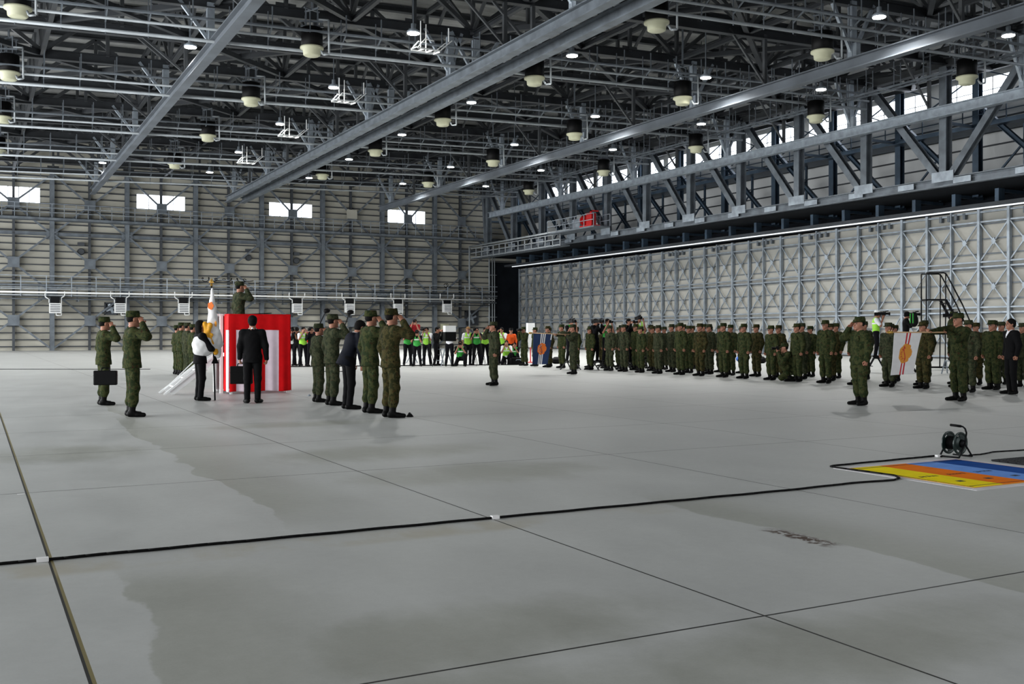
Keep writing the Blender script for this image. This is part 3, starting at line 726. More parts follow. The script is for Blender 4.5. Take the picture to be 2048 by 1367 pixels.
def surface_net(F, lo, h):
    ins = F < 0; n = F.shape
    cell = [slice(0, -1), slice(1, None)]
    cnt = np.zeros([k-1 for k in n], np.int8)
    for a in (0,1):
        for b in (0,1):
            for c in (0,1): cnt += ins[cell[a], cell[b], cell[c]]
    act = (cnt > 0) & (cnt < 8); idx = -np.ones(act.shape, np.int64); I = np.argwhere(act); idx[act] = np.arange(len(I))
    acc = np.zeros((len(I), 3)); wt = np.zeros(len(I))
    cs = [(a, b, c) for a in (0,1) for b in (0,1) for c in (0,1)]
    for p in cs:
        for ax in range(3):
            if p[ax]: continue
            q = list(p); q[ax] = 1
            fa = F[I[:,0]+p[0], I[:,1]+p[1], I[:,2]+p[2]]; fb = F[I[:,0]+q[0], I[:,1]+q[1], I[:,2]+q[2]]
            m = (fa < 0) != (fb < 0); t = np.where(m, fa/np.where(m, fa-fb, 1), 0)
            pt = np.array(p, float)[None, :].repeat(len(I), 0); pt[:, ax] = t
            acc += pt*m[:, None]; wt += m
    verts = lo+h*(I+acc/wt[:, None])
    faces = []
    for ax in range(3):
        u, v = (ax+1) % 3, (ax+2) % 3
        a = [slice(None)]*3; b = [slice(None)]*3; a[ax] = slice(0, -1); b[ax] = slice(1, None)
        A = ins[tuple(a)]; B = ins[tuple(b)]; E = np.argwhere(A != B)
        E = E[(E[:, u] > 0) & (E[:, v] > 0) & (E[:, u] < n[u]-1) & (E[:, v] < n[v]-1)]
        fl_ = A[E[:,0], E[:,1], E[:,2]]
        def g(du, dv):
            q = E.copy(); q[:, u] -= du; q[:, v] -= dv; return idx[q[:,0], q[:,1], q[:,2]]
        Q = np.stack([g(1,1), g(0,1), g(0,0), g(1,0)], 1)
        Q[~fl_] = Q[~fl_][:, ::-1]; faces.append(Q)
    return verts, np.concatenate(faces)
def np_mesh(name, verts, faces, mats, mi=None):
    me = bpy.data.meshes.new(name); me.from_pydata(verts.tolist(), [], faces.tolist())
    for m in mats: me.materials.append(m)
    if mi is not None: me.polygons.foreach_set('material_index', mi)
    me.polygons.foreach_set('use_smooth', [True]*len(faces)); me.update(); return me

def unit(v): v = np.array(v, float); return v/np.linalg.norm(v)
def hand(S, wr, d, n, side, curl=0.2, spread=0.0):
    """palm, four fingers of unequal length with knuckle bends and a side thumb. d = direction, n = palm normal, side = direction of the thumb"""
    d, n = unit(d), unit(n); s = unit(np.cross(d, n)); s = s if np.dot(s, side) > 0 else -s; n = unit(np.cross(s, d))*(1 if np.dot(np.cross(s, d), n) > 0 else -1)
    Rm = np.stack([d, s, n], 1)
    S.c(wr-0.02*d, wr+0.02*d, 0.026, 0.027, k=0.02)
    S.e(wr+0.052*d, (0.052, 0.043, 0.019), Rm, k=0.015)
    for i, (o, L) in enumerate(((0.031, 0.074), (0.011, 0.082), (-0.010, 0.076), (-0.030, 0.060))):
        p = wr+0.088*d+s*o; a = curl*0.9; q = p
        for j, f in enumerate((0.42, 0.33, 0.25)):
            dd = d*math.cos(a)+n*math.sin(a)+s*(o*spread*3); q2 = q+unit(dd)*L*f
            S.c(q, q2, 0.0098-0.0008*j, 0.0092-0.0008*j, k=0.004); q = q2; a += curl
    p = wr+0.025*d+s*0.036; q = p+(d*0.5+s*0.55+n*0.35)*0.045; S.c(p, q, 0.014, 0.011, k=0.012); S.c(q, q+(d*0.9+s*(0.1-0.35*min(curl,1))+n*0.3)*0.035, 0.011, 0.009, k=0.006)

STAND = dict(pel=(0,0,0.93), chest=(0.0,0,1.30), neck=(0.0,0,1.46), head=(0.025,0,1.60), hyaw=0, hpitch=0,
    L=dict(sh=(0,0.180,1.385), el=(-0.03,0.25,1.13), wr=(0.03,0.245,0.89), hd=(0.15,0.0,-1), hn=(0.2,-1,0), th=(1,0,0), curl=1.25, hip=(0,0.09,0.90), kn=(0.02,0.10,0.49), an=(-0.02,0.10,0.09), toe=(1,0.35,0)),
    R=dict(sh=(0,-0.180,1.385), el=(-0.03,-0.25,1.13), wr=(0.03,-0.245,0.89), hd=(0.15,0.0,-1), hn=(0.2,1,0), th=(1,0,0), curl=1.25, hip=(0,-0.09,0.90), kn=(0.02,-0.10,0.49), an=(-0.02,-0.10,0.09), toe=(1,-0.35,0)))
import copy as _cp
def pose(base=STAND, **kw):
    p = _cp.deepcopy(base)
    for k, v in kw.items():
        if k in ('L', 'R'): p[k].update(v)
        else: p[k] = v
    return p
def rotm(yaw, pitch):
    cy, sy, cp, sp = math.cos(yaw), math.sin(yaw), math.cos(pitch), math.sin(pitch)
    return np.array([[cy,-sy,0],[sy,cy,0],[0,0,1]])@np.array([[cp,0,sp],[0,1,0],[-sp,0,cp]])
def person_meshes(P, outfit):
    """outfit: top, trousers, shoe materials; hat: cap/hair/bob/hat; style: field/suit/casual; vest"""
    out = {}
    H = V(*P['head']); RH = rotm(P['hyaw'], P['hpitch']); hw = lambda x, y, z: H+RH@V(x, y, z)
    pel, ch, nk = V(*P['pel']), V(*P['chest']), V(*P['neck'])
    # ---- body: one continuous surface
    S = SDF(0.03)
    S.e(hw(-0.008,0,0.025), (0.098,0.076,0.098), RH, k=0.02); S.e(hw(0.022,0,-0.035), (0.070,0.060,0.082), RH, k=0.03)
    S.c(hw(0.075,0,-0.095), hw(0.055,0,-0.085), 0.026, 0.034, k=0.03)                 # chin and jaw
    S.c(hw(0.093,0,0.012), hw(0.112,0,-0.024), 0.009, 0.014, k=0.012)                 # nose
    S.c(hw(0.086,0.032,0.030), hw(0.086,-0.032,0.030), 0.010, k=0.015)                # brow
    S.c(hw(0.095,0.016,-0.058), hw(0.095,-0.016,-0.058), 0.008, k=0.01)               # lips
    for s_ in (1, -1):
        S.e(hw(0.095,0.031*s_,0.010), (0.014,0.017,0.011), RH, k=0.01, op='s')
        S.e(hw(0.082,0.031*s_,0.009), (0.012,0.015,0.010), RH, k=0.004)
        S.e(hw(-0.004,0.078*s_,0.0), (0.020,0.010,0.032), RH, k=0.008)
    S.c(hw(-0.02,0,-0.06), nk+V(0,0,-0.02), 0.053, 0.058, k=0.03)
    S.c(nk+V(0,0,-0.05), ch, 0.075, 0.115, (1.15,0.85,1), k=0.06); S.c(ch, pel, 0.115, 0.105, (1.15,0.85,1), k=0.06)
    for sd, sg in (('L', 1), ('R', -1)):
        a = P[sd]; sh, el, wr = V(*a['sh']), V(*a['el']), V(*a['wr'])
        S.c(nk+V(0,0.05*sg,-0.06), sh, 0.05, 0.055); S.c(sh, el, 0.050, 0.038); S.c(el, wr, 0.038, 0.026)
        hand(S, wr, V(*a['hd']), V(*a['hn']), V(*a['th']), a['curl'])
        hp, kn, an = V(*a['hip']), V(*a['kn']), V(*a['an'])
        S.c(hp, kn, 0.082, 0.052); S.c(kn, an, 0.052, 0.036); S.c(an, an+unit(a['toe'])*0.07+V(0,0,-0.035), 0.034, 0.026)
    v, f = S.mesh(0.0075)
    fc = v[f].mean(1); loc = (fc-H)@RH
    mi = np.zeros(len(f), int)
    for s_ in (1, -1):
        mi[(loc[:,0] > 0.07)&(np.abs(loc[:,1]-0.031*s_) < 0.016)&(np.abs(loc[:,2]-0.008) < 0.007)] = 1
        mi[(loc[:,0] > 0.07)&(np.abs(loc[:,1]-0.032*s_) < 0.019)&(np.abs(loc[:,2]-0.034) < 0.005)] = 1
    mi[(loc[:,0] > 0.08)&(np.abs(loc[:,1]) < 0.024)&(np.abs(loc[:,2]+0.058) < 0.006)] = 2
    out['body'] = np_mesh('body', v, f, [M['skin'], M['eye'], M['lips']], mi)
    # ---- jacket / shirt
    st = outfit['style']
    S = SDF(0.05); hem = 0.13 if st != 'casual' else 0.03
    gz = {'field': 0.017, 'suit': 0.008, 'casual': 0.0}[st]
    dn = unit(pel-ch); hb = pel+dn*hem
    S.c(nk-V(0,0,0.075), ch, 0.085+gz, 0.135+gz, (1.22,0.80,1), k=0.05)
    S.c(ch, pel, 0.135+gz, 0.128+gz, (1.18,0.82,1), k=0.07)
    if st != 'casual': S.c(pel, hb+dn*0.05, 0.130+gz, 0.160+gz, (1.10,0.84,1), k=0.05)
    for sd, sg in (('L', 1), ('R', -1)):
        a = P[sd]; sh, el, wr = V(*a['sh']), V(*a['el']), V(*a['wr'])
        S.c(nk+V(0,0.06*sg,-0.065), sh+V(0,0,-0.005), 0.058+gz*0.4, 0.068+gz*0.6, k=0.04)
        S.c(sh, el, 0.066+gz, 0.055+gz, k=0.04)
        if outfit.get('short'): S.p.pop(); S.c(sh, sh+(el-sh)*0.75, 0.068, 0.066, k=0.04)
        else: S.c(el, wr-unit(wr-el)*0.01, 0.055+gz, 0.042+gz*0.6, k=0.03)
        if st == 'field':
            S.e(ch+unit(pel-ch)*0.02+V(0.125,0.085*sg,0.03), (0.02,0.062,0.062), k=0.01)      # chest pocket
    if st in ('field', 'suit'):                                                         # collar
        S.c(nk+V(0.03,0.055,-0.005), nk+V(-0.055,0,0.012), 0.02, 0.022, k=0.015); S.c(nk+V(0.03,-0.055,-0.005), nk+V(-0.055,0,0.012), 0.02, 0.022, k=0.015)
    if st != 'casual': S.cut.append((hb, dn))
    v, f = S.mesh(0.0125, 0.0035 if st == 'field' else 0.0018)
    mats = [outfit['top']]; mi = np.zeros(len(f), int)
    if st == 'suit':                                                                     # white shirt front and tie
        mats += [M['shirt'], M['eye']]; fc = v[f].mean(1)
        t = (fc[:,2]-(ch[2]-0.02))/(nk[2]-ch[2]); frt = fc[:,0] > nk[0]+0.02
        mi[frt & (t > 0) & (np.abs(fc[:,1]-nk[1]) < 0.055*t)] = 1
        mi[(fc[:,2] > nk[2]+0.004) & (np.hypot(fc[:,0]-nk[0], fc[:,1]-nk[1]) < 0.085)] = 1
    out['jacket'] = np_mesh('jacket', v, f, mats, mi)
    if outfit.get('vest'):
        S = SDF(0.05)
        S.c(nk-V(0,0,0.075), ch, 0.095, 0.150, (1.22,0.84,1), k=0.05); S.c(ch, pel+V(0,0,0.05), 0.150, 0.148, (1.18,0.84,1), k=0.07)
        for sg in (1, -1): S.c(nk+V(0,0.07*sg,-0.05), nk+V(0,0.12*sg,-0.06), 0.066, 0.066, k=0.03)
        S.e(nk+V(0.09,0,0.0), (0.10,0.055,0.17), k=0.02, op='s')
        for sg in (1, -1): S.e(ch+V(0,0.235*sg,0.07), (0.12,0.06,0.15), k=0.01, op='s')
        S.cut.append((pel, unit(pel-ch)))
        v, f = S.mesh(0.0125, 0.001); fc = v[f].mean(1)
        mi = ((np.abs(fc[:,2]-(ch[2]-0.05)) < 0.025)).astype(int)
        out['vest'] = np_mesh('vest', v, f, [outfit['vest'], M['whitepaint']], mi)
    # ---- trousers
    S = SDF(0.04); S.c(pel+V(0,0.05,0), pel+V(0,-0.05,0), 0.125, 0.125, (1.1,0.9,1), k=0.05)
    for sd in 'LR':
        a = P[sd]; hp, kn, an = V(*a['hip']), V(*a['kn']), V(*a['an'])
        if st == 'field':
            S.c(hp, kn, 0.106, 0.084, k=0.03); S.c(kn, an+(kn-an)*0.42, 0.082, 0.084, k=0.03); S.c(an+(kn-an)*0.42, an+(kn-an)*0.30, 0.084, 0.07, k=0.02)
            S.e(hp+(kn-hp)*0.55+V(0,0.10 if sd == 'L' else -0.10,0), (0.06,0.025,0.08), k=0.012)
        else: S.c(hp, kn, 0.100, 0.074, k=0.03); S.c(kn, an+(kn-an)*0.02, 0.070, 0.060, k=0.03)
    v, f = S.mesh(0.0125, 0.004 if st == 'field' else 0.002)
    out['trousers'] = np_mesh('trousers', v, f, [outfit['bottom']])
    # ---- footwear
    for sd in 'LR':
        a = P[sd]; kn, an = V(*a['kn']), V(*a['an']); t = unit(a['toe']); t2 = np.array([t[0], t[1], a.get('tz', 0)])
        S = SDF(0.02)
        if st == 'field': S.c(an, an+(kn-an)*0.40, 0.052, 0.062, k=0.03)
        S.c(an-t2*0.035+V(0,0,-0.035), an+t2*0.10+V(0,0,-0.045), 0.050, 0.042, k=0.03); S.c(an+t2*0.09+V(0,0,-0.048), an+t2*0.185+V(0,0,-0.052), 0.044, 0.036, k=0.02)
        if not a.get('lift'): S.cut.append((V(0,0,0.004), V(0,0,-1)))
        v, f = S.mesh(0.0105); out['boot_'+sd] = np_mesh('boot', v, f, [M['boot']])
    # ---- cap or hair
    hat = outfit['hat']; S = SDF(0.012)
    if hat == 'cap':
        up = RH@V(0,0,1)
        S.c(hw(-0.012,0,0.045), hw(-0.012,0,0.075), 0.106, 0.106, (1,1.18,1), k=0.01); S.c(hw(-0.012,0,0.075), hw(-0.010,0,0.13), 0.108, 0.100, (1,1.15,1), k=0.02)
        S.cut += [(hw(0,0,0.145), up), (hw(0,0,0.038), -up)]
        S2 = SDF(0.01); S2.e(hw(0.092,0,0.048), (0.070,0.080,0.011), RH@rotm(0, 0.28), k=0.01)
        v, f = S.mesh(0.009, 0.001); v2, f2 = S2.mesh(0.009)
        v = np.concatenate([v, v2]); f = np.concatenate([f, f2+len(v)-len(v2)])
        out['cap'] = np_mesh('cap', v, f, [outfit['top'] if st == 'field' else outfit.get('hatmat', M['black'])])
        if True:                                             # short hair under the cap
            S = SDF(0.012); S.e(hw(-0.022,0,0.018), (0.094,0.081,0.085), RH, k=0.01); S.cut.append((hw(0.028,0,0), RH@V(1,0,0.15))); S.cut.append((hw(0,0,-0.055), -up))
            v, f = S.mesh(0.010); out['hair'] = np_mesh('hair', v, f, [M['hair']])
    elif hat == 'brim':
        S.e(hw(-0.01,0,0.075), (0.108,0.09,0.075), RH, k=0.02); S.e(hw(0,0,0.055), (0.16,0.145,0.012), RH, k=0.02); v, f = S.mesh(0.010); out['hat'] = np_mesh('hat', v, f, [outfit.get('hatmat', M['black'])])
    else:
        S.e(hw(-0.022,0,0.045), (0.104,0.090,0.092), RH, k=0.02); S.e(hw(-0.04,0,0.0), (0.085,0.084,0.09), RH, k=0.02)
        S.e(hw(0.11,0,-0.05), (0.085,0.12,0.105), RH, k=0.01, op='s')
        if hat == 'bob': S.c(hw(-0.055,0.045,-0.02), hw(-0.045,0.055,-0.13), 0.05, 0.04, k=0.03); S.c(hw(-0.055,-0.045,-0.02), hw(-0.045,-0.055,-0.13), 0.05, 0.04, k=0.03); S.c(hw(-0.075,0,-0.02), hw(-0.07,0,-0.13), 0.055, 0.05, k=0.03)
        v, f = S.mesh(0.009, 0.0025); out['hair'] = np_mesh('hair', v, f, [M['hair']])
    if outfit.get('glasses'):
        m = MB(); z = 0.008
        for s_ in (1, -1):
            for q in range(10):
                a0, a1 = q*0.628, (q+1)*0.628
                m.bar(hw(0.104,0.033*s_+0.021*math.cos(a0),z+0.015*math.sin(a0)), hw(0.104,0.033*s_+0.021*math.cos(a1),z+0.015*math.sin(a1)), 0.004)
            m.bar(hw(0.10,0.054*s_,z), hw(-0.01,0.083*s_,z), 0.004)
        m.bar(hw(0.104,0.012,z), hw(0.104,-0.012,z), 0.004); out['glasses'] = m.mesh('glasses', M['eye'])
    return out
def make_person(P, outfit):
    ms = person_meshes(P, outfit)
    r = empty('person')
    for k, me in ms.items():
        nm = {'boot_L': 'boot', 'boot_R': 'boot'}.get(k, k)
        if outfit['style'] == 'casual' and nm == 'jacket': nm = 'shirt'
        if outfit['style'] != 'field' and nm == 'boot': nm = 'shoe'
        link_mesh(nm, me, r)
    return r
def place(r, x, y, rz, label, cat='person', group=None, s=1.0, z=0.0):
    r.location = (x, y, z); r.rotation_euler = (0, 0, rz); r.scale = (s, s, s)
    return tag(r, label, cat, group)
def recloth(r, m):          # another camouflage print on the copies' clothing
    for c in r.children:
        nm = c.name.split('.')[0]
        if nm in ('jacket', 'trousers', 'cap'):
            c.material_slots[0].link = 'OBJECT'; c.material_slots[0].material = m
PI = math.pi
FIELD = dict(style='field', top=CAMOS[0], bottom=CAMOS[0], hat='cap')
FIELDG = dict(FIELD, glasses=True)
SUIT = dict(style='suit', top=M['suit'], bottom=M['suit'], hat='hair')
SALUTE = pose(R=dict(el=(0.17,-0.34,1.32), wr=(0.13,-0.18,1.53), hd=(-0.10,0.55,0.62), hn=(0.2,0.6,-0.7), th=(1,0,-0.2), curl=0.12))
CAMERA = pose(head=(0.05,0,1.585), hpitch=0.1,
    L=dict(el=(0.16,0.20,1.16), wr=(0.27,0.07,1.50), hd=(0.2,-0.2,0.9), hn=(0.3,-0.9,0), th=(-1,0,0.3), curl=0.7, kn=(0.03,0.13,0.49), an=(-0.01,0.17,0.09), hip=(0,0.1,0.9)),
    R=dict(el=(0.14,-0.24,1.17), wr=(0.24,-0.10,1.50), hd=(0.3,0.2,0.8), hn=(0.2,0.9,0), th=(-1,0,0.3), curl=0.7, kn=(0.03,-0.12,0.49), an=(-0.04,-0.15,0.09), hip=(0,-0.1,0.9)))
SQUAT = pose(pel=(-0.12,0,0.36), chest=(0.06,0,0.70), neck=(0.10,0,0.86), head=(0.15,0,0.99),
    L=dict(sh=(0.08,0.185,0.81), el=(0.24,0.22,0.58), wr=(0.34,0.06,0.86), hd=(0.2,-0.2,0.9), hn=(0.3,-0.9,0), th=(-1,0,0.3), curl=0.7, hip=(-0.10,0.10,0.34), kn=(0.28,0.20,0.50), an=(0.02,0.18,0.09)),
    R=dict(sh=(0.08,-0.185,0.81), el=(0.22,-0.22,0.57), wr=(0.32,-0.08,0.86), hd=(0.3,0.2,0.8), hn=(0.2,0.9,0), th=(-1,0,0.3), curl=0.7, hip=(-0.10,-0.10,0.34), kn=(0.20,-0.20,0.10), an=(-0.22,-0.16,0.09)))
GUIDON = pose(L=dict(el=(0.20,0.16,1.22), wr=(0.22,-0.05,1.35), hd=(0.5,-0.8,0.1), hn=(0,0,1), th=(0.8,0,0), curl=1.1),
    R=dict(sh=(0.05,-0.185,1.42), el=(0.33,-0.17,1.39), wr=(0.60,-0.12,1.36), hd=(1,0.1,0.15), hn=(0,0.3,1), th=(0,1,0.2), curl=1.0))
BOW = pose(pel=(-0.05,0,0.93), chest=(0.08,0,1.27), neck=(0.16,0,1.40), head=(0.235,0,1.51), hpitch=0.45,
    L=dict(sh=(0.15,0.185,1.35), el=(0.14,0.235,1.07), wr=(0.18,0.22,0.82), hd=(0.1,0,-1)), R=dict(sh=(0.15,-0.185,1.35), el=(0.14,-0.235,1.07), wr=(0.18,-0.22,0.82), hd=(0.1,0,-1)))
CARRY = pose(L=dict(el=(0.0,0.235,1.13), wr=(0.06,0.25,0.88), hd=(0.1,0,-1)), R=dict(el=(-0.02,-0.25,1.13), wr=(0.0,-0.27,0.87), hd=(0,0.05,-1)))
BANNER = pose(L=dict(el=(0.18,0.24,1.16), wr=(0.34,0.10,1.28), hd=(0.6,-0.5,0.3), hn=(0,-0.8,0.4), curl=1.0), R=dict(el=(0.16,-0.24,1.12), wr=(0.36,-0.02,1.08), hd=(0.7,0.4,0), hn=(0,0.8,0.3), curl=1.0))

# ---- prototypes
p_att = make_person(STAND, FIELD); p_attg = make_person(STAND, FIELDG)
p_sal = make_person(SALUTE, FIELD)
# ---- troop formation, facing left
rng = random.Random(3)
proto = [p_att, p_attg]; used = [False, False]
def soldier(x, y, rz, label, group=None, s=None, kind=None):
    k = kind if kind is not None else (1 if rng.random() < 0.3 else 0)
    r = copy_tree(proto[k])
    recloth(r, CAMOS[rng.randrange(3)])
    return place(r, x, y, rz, label, group=group, s=s or rng.uniform(0.955, 1.035))
side = ['front', 'second', 'third', 'back']
cnt = []
for rank, X in enumerate((21.5, 22.85, 24.25, 25.6)):
    ks = {0: range(0, 18), 1: range(-1, 18), 2: list(range(1, 7))+list(range(9, 18)), 3: range(12, 18)}[rank]
    ks = sorted(ks, reverse=True); nr = len(ks)
    for j, k in enumerate(ks):
        if rank == 0 and k == 0: pass
        x = X+rng.uniform(-0.06, 0.06); y = 18.0+1.125*k+rng.uniform(-0.07, 0.07)
        where = 'at the far left end' if j == 0 else ('at the near right end' if j == nr-1 else ('%s from the far left' % ORD[j] if j < 10 else '%s from the near right' % ORD[nr-1-j]))
        soldier(x, y, PI+rng.uniform(-0.12, 0.12), 'soldier at attention in the %s rank of the formation, %s' % (side[rank], where), 'soldiers in the %s rank' % side[rank])
# stragglers at the ends of the block
for x_, y_, lab in ((*fl(1099, 733), 'soldier at attention beside the blue flag, just left of the formation'), (*fl(1071, 732), 'soldier standing partly hidden behind the blue flag'), (*fl(1985, 779), 'soldier in glasses at attention beside the suited man at the right edge'), (*fl(2004, 768), 'soldier behind the one in glasses near the right edge'), (*fl(2046, 774), 'soldier cut off by the right edge of the picture'), (*fl(1953, 769), 'soldier standing behind the bearer of the white flag'), (*fl(1938, 784), 'soldier close behind the right shoulder of the white flag bearer')):
    soldier(x_, y_, PI, lab, kind=1 if 'glasses' in lab and 'behind' not in lab else 0)
# four soldiers left of the podium, facing right
for i, (px, py) in enumerate(((353, 748.5), (362, 750.5), (374, 753.5), (385, 756))):
    x, y = fl(px, py); soldier(x, y, 0.15, 'soldier at attention left of the podium, %s of four' % ['leftmost', 'second from left', 'third from left', 'rightmost'][i], 'four soldiers left of the podium', kind=0)
# saluting people
def saluter(px, py, rz, label, s, cm):
    x, y = fl(px, py); r = copy_tree(p_sal); recloth(r, CAMOS[cm]); return place(r, x, y, rz, label, s=s), x, y
saluter(207, 810, 0.1, 'saluting soldier farthest left, holding a black bag', 1.0, 0)
saluter(264, 833, 0.05, 'saluting soldier standing alone, nearest at left', 1.03, 0)
saluter(636, 804, 0.05, 'short saluting soldier, leftmost of the row right of the podium', 0.93, 1)
saluter(664, 810.5, 0.1, 'saluting soldier between the short one and the bowing man in a suit', 1.03, 1)
saluter(740, 826, 0.1, 'saluting soldier just right of the bowing man in a suit', 1.045, 0)
saluter(781, 835, 0.12, 'saluting soldier nearest the camera, rightmost of the row', 1.05, 2)
saluter(988, 770.5, PI-0.15, 'commander saluting towards the podium, alone in the middle of the floor', 1.0, 1)
saluter(1721, 810, PI-0.25, 'leader saluting in front of the formation, left of the white flag', 1.0, 0)
for o in (p_att, p_attg, p_sal): o['_drop'] = 1
# ================================================================ PODIUM
PX0, PX1 = 5.30, 6.74; PY0, PY1 = 24.05, 25.6
t = thing('podium', 'white platform wrapped in red and white striped curtain', 'podium', (PX0, PY0, 0))
W, D, HT, FZ = PX1-PX0, PY1-PY0, 1.86, 0.95
MB().box(0.05, W-0.05, 0.05, D-0.05, FZ-0.08, FZ).build('floor_board', M['whitepaint'], t)
for x in (0.05, W-0.05):
    for y in (0.05, D-0.05): MB().bar((x, y, 0), (x, y, HT-0.02), 0.05).build('post', M['whitepaint'], t)
def curtain(a, b, outn, parent, lo_=0.05):
    a, b = Vector(a), Vector(b); L = (b-a).length; nx, nz = int(L/0.012), 60; nn = Vector(outn)
    vs = []; fs = []; mi = []
    for j in range(nz+1):
        z = HT-(HT-lo_)*j/nz
        for i in range(nx+1):
            u = i/nx*L; amp = 0.004+0.018*(j/nz)**1.5
            off = amp*math.sin(u*21+0.6*math.sin(u*5))+0.01*(j/nz); p = a+(b-a)*(i/nx)+nn*(off+0.012)
            vs.append((p.x, p.y, z+0.01*math.sin(u*9)*(j/nz)))
    for j in range(nz):
        for i in range(nx):
            fs.append((j*(nx+1)+i, j*(nx+1)+i+1, (j+1)*(nx+1)+i+1, (j+1)*(nx+1)+i)); u = (i+0.5)/nx*L; z = j/nz
            mi.append(0 if z < 0.19 else int(((u-0.154) % 0.69) < 0.325))
    me = bpy.data.meshes.new('curtain'); me.from_pydata(vs, [], fs); me.materials.append(M['red']); me.materials.append(M['pinkwhite'])
    me.polygons.foreach_set('material_index', mi); me.polygons.foreach_set('use_smooth', [True]*len(fs)); me.update()
    o = link_mesh('curtain', me, parent); s = o.modifiers.new('t', 'SOLIDIFY'); s.thickness = 0.004; return o
curtain((0,0,0), (W,0,0), (0,-1,0), t); curtain((W,0,0), (W,D,0), (1,0,0), t); curtain((W,D,0), (0,D,0), (0,1,0), t); curtain((0,0.45,0), (0,0,0), (-1,0,0), t); curtain((0,D,0), (0,D-0.3,0), (-1,0,0), t)
m = MB(); m.bar((0,0,HT),(W,0,HT),0.03); m.bar((W,0,HT),(W,D,HT),0.03); m.bar((0,D,HT),(W,D,HT),0.03); m.bar((0,0,HT),(0,0.45,HT),0.03); m.build('top_rail', M['red'], t)
# stairs on its left side
t = thing('stairs', 'white metal stairs with handrails leading up the left side of the podium', 'stairs', (PX0-0.08, PY0+0.85, 0))
m = MB()
for y in (-0.32, 0.32): m.bar((-1.15, y, 0.03), (0, y, FZ-0.02), 0.05, 0.14); m.build
m.build('stringer', M['whitepaint'], t)
for k in range(4):
    MB().box(-0.95+0.26*k-0.12, -0.95+0.26*k+0.12, -0.31, 0.31, 0.19*(k+1)-0.03, 0.19*(k+1)).build('tread', M['whitepaint'], t)
m = MB()
for y in (-0.36, 0.36):
    m.bar((-1.3, y, 0.0), (0.02, y, 1.05), 0.045); m.bar((-1.0, y, 0.26), (-0.02, y, 1.22), 0.02); m.bar((0.0, y, 0), (0.0, y, HT+0.02), 0.07); m.bar((-0.12, y, HT), (0.1, y, HT), 0.05)
m.build('handrail', M['whitepaint'], t)
# lectern
t = thing('lectern', 'low black lectern top showing above the podium curtain', 'lectern', (PX1-0.55, PY0+0.75, FZ))
MB().box(-0.42, 0.3, -0.25, 0.25, 0.88, 0.93).bar((-0.3, 0, 0.93), (0.25, 0, 0.965), 0.4, 0.02).build('top', M['black'], t)
MB().box(-0.25, 0.25, -0.2, 0.2, 0.0, 0.88).build('body', M['black'], t)
officer = copy_tree(p_sal); recloth(officer, CAMOS[1])
ox, oy = pos(478, 24.9)
place(officer, ox, oy, 0.1, 'officer saluting on top of the red and white podium', s=1.0, z=FZ)

# ================================================================ SUITED MEN, BAGS, FLAGS
x, y = fl(505, 806)
r = make_person(CARRY, SUIT); place(r, x, y, 1.25, 'man in black suit seen from behind, carrying a briefcase by the podium', s=1.03)
def bag(name, label, x, y, z, rz, w, h, d, m):
    t = thing(name, label, 'bag', (x, y, z), rz)
    b = MB().box(-w/2, w/2, -d/2, d/2, -h, 0).build('case', m, t); bv = b.modifiers.new('b', 'BEVEL'); bv.width = 0.02; bv.segments = 2
    MB().path([(-0.08,0,0),(-0.07,0,0.05),(0.07,0,0.05),(0.08,0,0)], 0.012, 6).build('handle', m, t)
    MB().box(-w/2-0.004, w/2+0.004, -d/2-0.004, d/2+0.004, -h*0.35, -h*0.33).build('flap_seam', M['boot'], t)
    return t
bx, by = pos(481, 21.0); bag('briefcase', 'black leather briefcase hanging from the hand of the suited man', bx+0.03, by+0.05, 0.74, -0.35, 0.46, 0.37, 0.1, M['black'])
bx, by = pos(211, 19.6); bag('shoulder_bag', 'black bag held at the knees of the leftmost saluting soldier', bx, by, 0.70, -0.3, 0.43, 0.28, 0.12, M['black'])
x, y = fl(697, 818); r = make_person(BOW, dict(SUIT, top=M['navysuit'], bottom=M['suit'], glasses=True)); place(r, x, y, 0.05, 'man in dark suit bowing his head between the saluting soldiers', s=1.01)
x, y = fl(2023, 788); r = make_person(STAND, SUIT); place(r, x, y, PI-0.4, 'man in black suit and white shirt standing at the right edge', s=1.02)
# furled white flag and its bearer
x, y = fl(400, 801); r = make_person(BANNER, dict(SUIT, hat='bob')); place(r, x, y, 0.1, 'person in black holding upright the furled white flag', s=0.98)
fx, fy = fl(430, 800); fx -= 0.0
t = thing('furled_flag', 'furled white flag with orange blossoms and golden ribbon on black pole', 'flag', (fx, fy, 0))
lx = (424-431)*21.4/2030
MB().tube((0,0,0.0), (lx*CN, -lx*SN, 2.42), 0.016, n=10).build('pole', M['blacksteel'], t, True)
MB().lathe((0,0,0.78), [(0.075,0),(0.07,0.03),(0.03,0.12),(0.016,0.16)], 14).build('pole_cup', M['black'], t, True)
MB().lathe((lx*CN,-lx*SN,2.42), [(0.015,0),(0.035,0.02),(0.02,0.05)], 12).bar((lx-0.05,0,2.50),(lx+0.05,0,2.50),0.015).lathe((lx*CN,-lx*SN,2.47),[(0.01,0),(0.045,0.03),(0.03,0.07),(0.008,0.11)],6).build('finial', M['gold'], t)
S = SDF(0.03)
def q(u, v, w=0): return (u*CN+w*SN, -u*SN+w*CN, v)      # u across the view, w away
S.c(q(-0.06,2.36), q(-0.06,1.95), 0.022, 0.075, k=0.04); S.c(q(-0.06,1.95), q(-0.03,1.3), 0.075, 0.15, (1,1,1), k=0.05); S.c(q(-0.0,1.3), q(0.07,0.95), 0.14, 0.06, k=0.05); S.c(q(-0.06,1.9,-0.02), q(0.10,1.2), 0.05, 0.075, k=0.04)
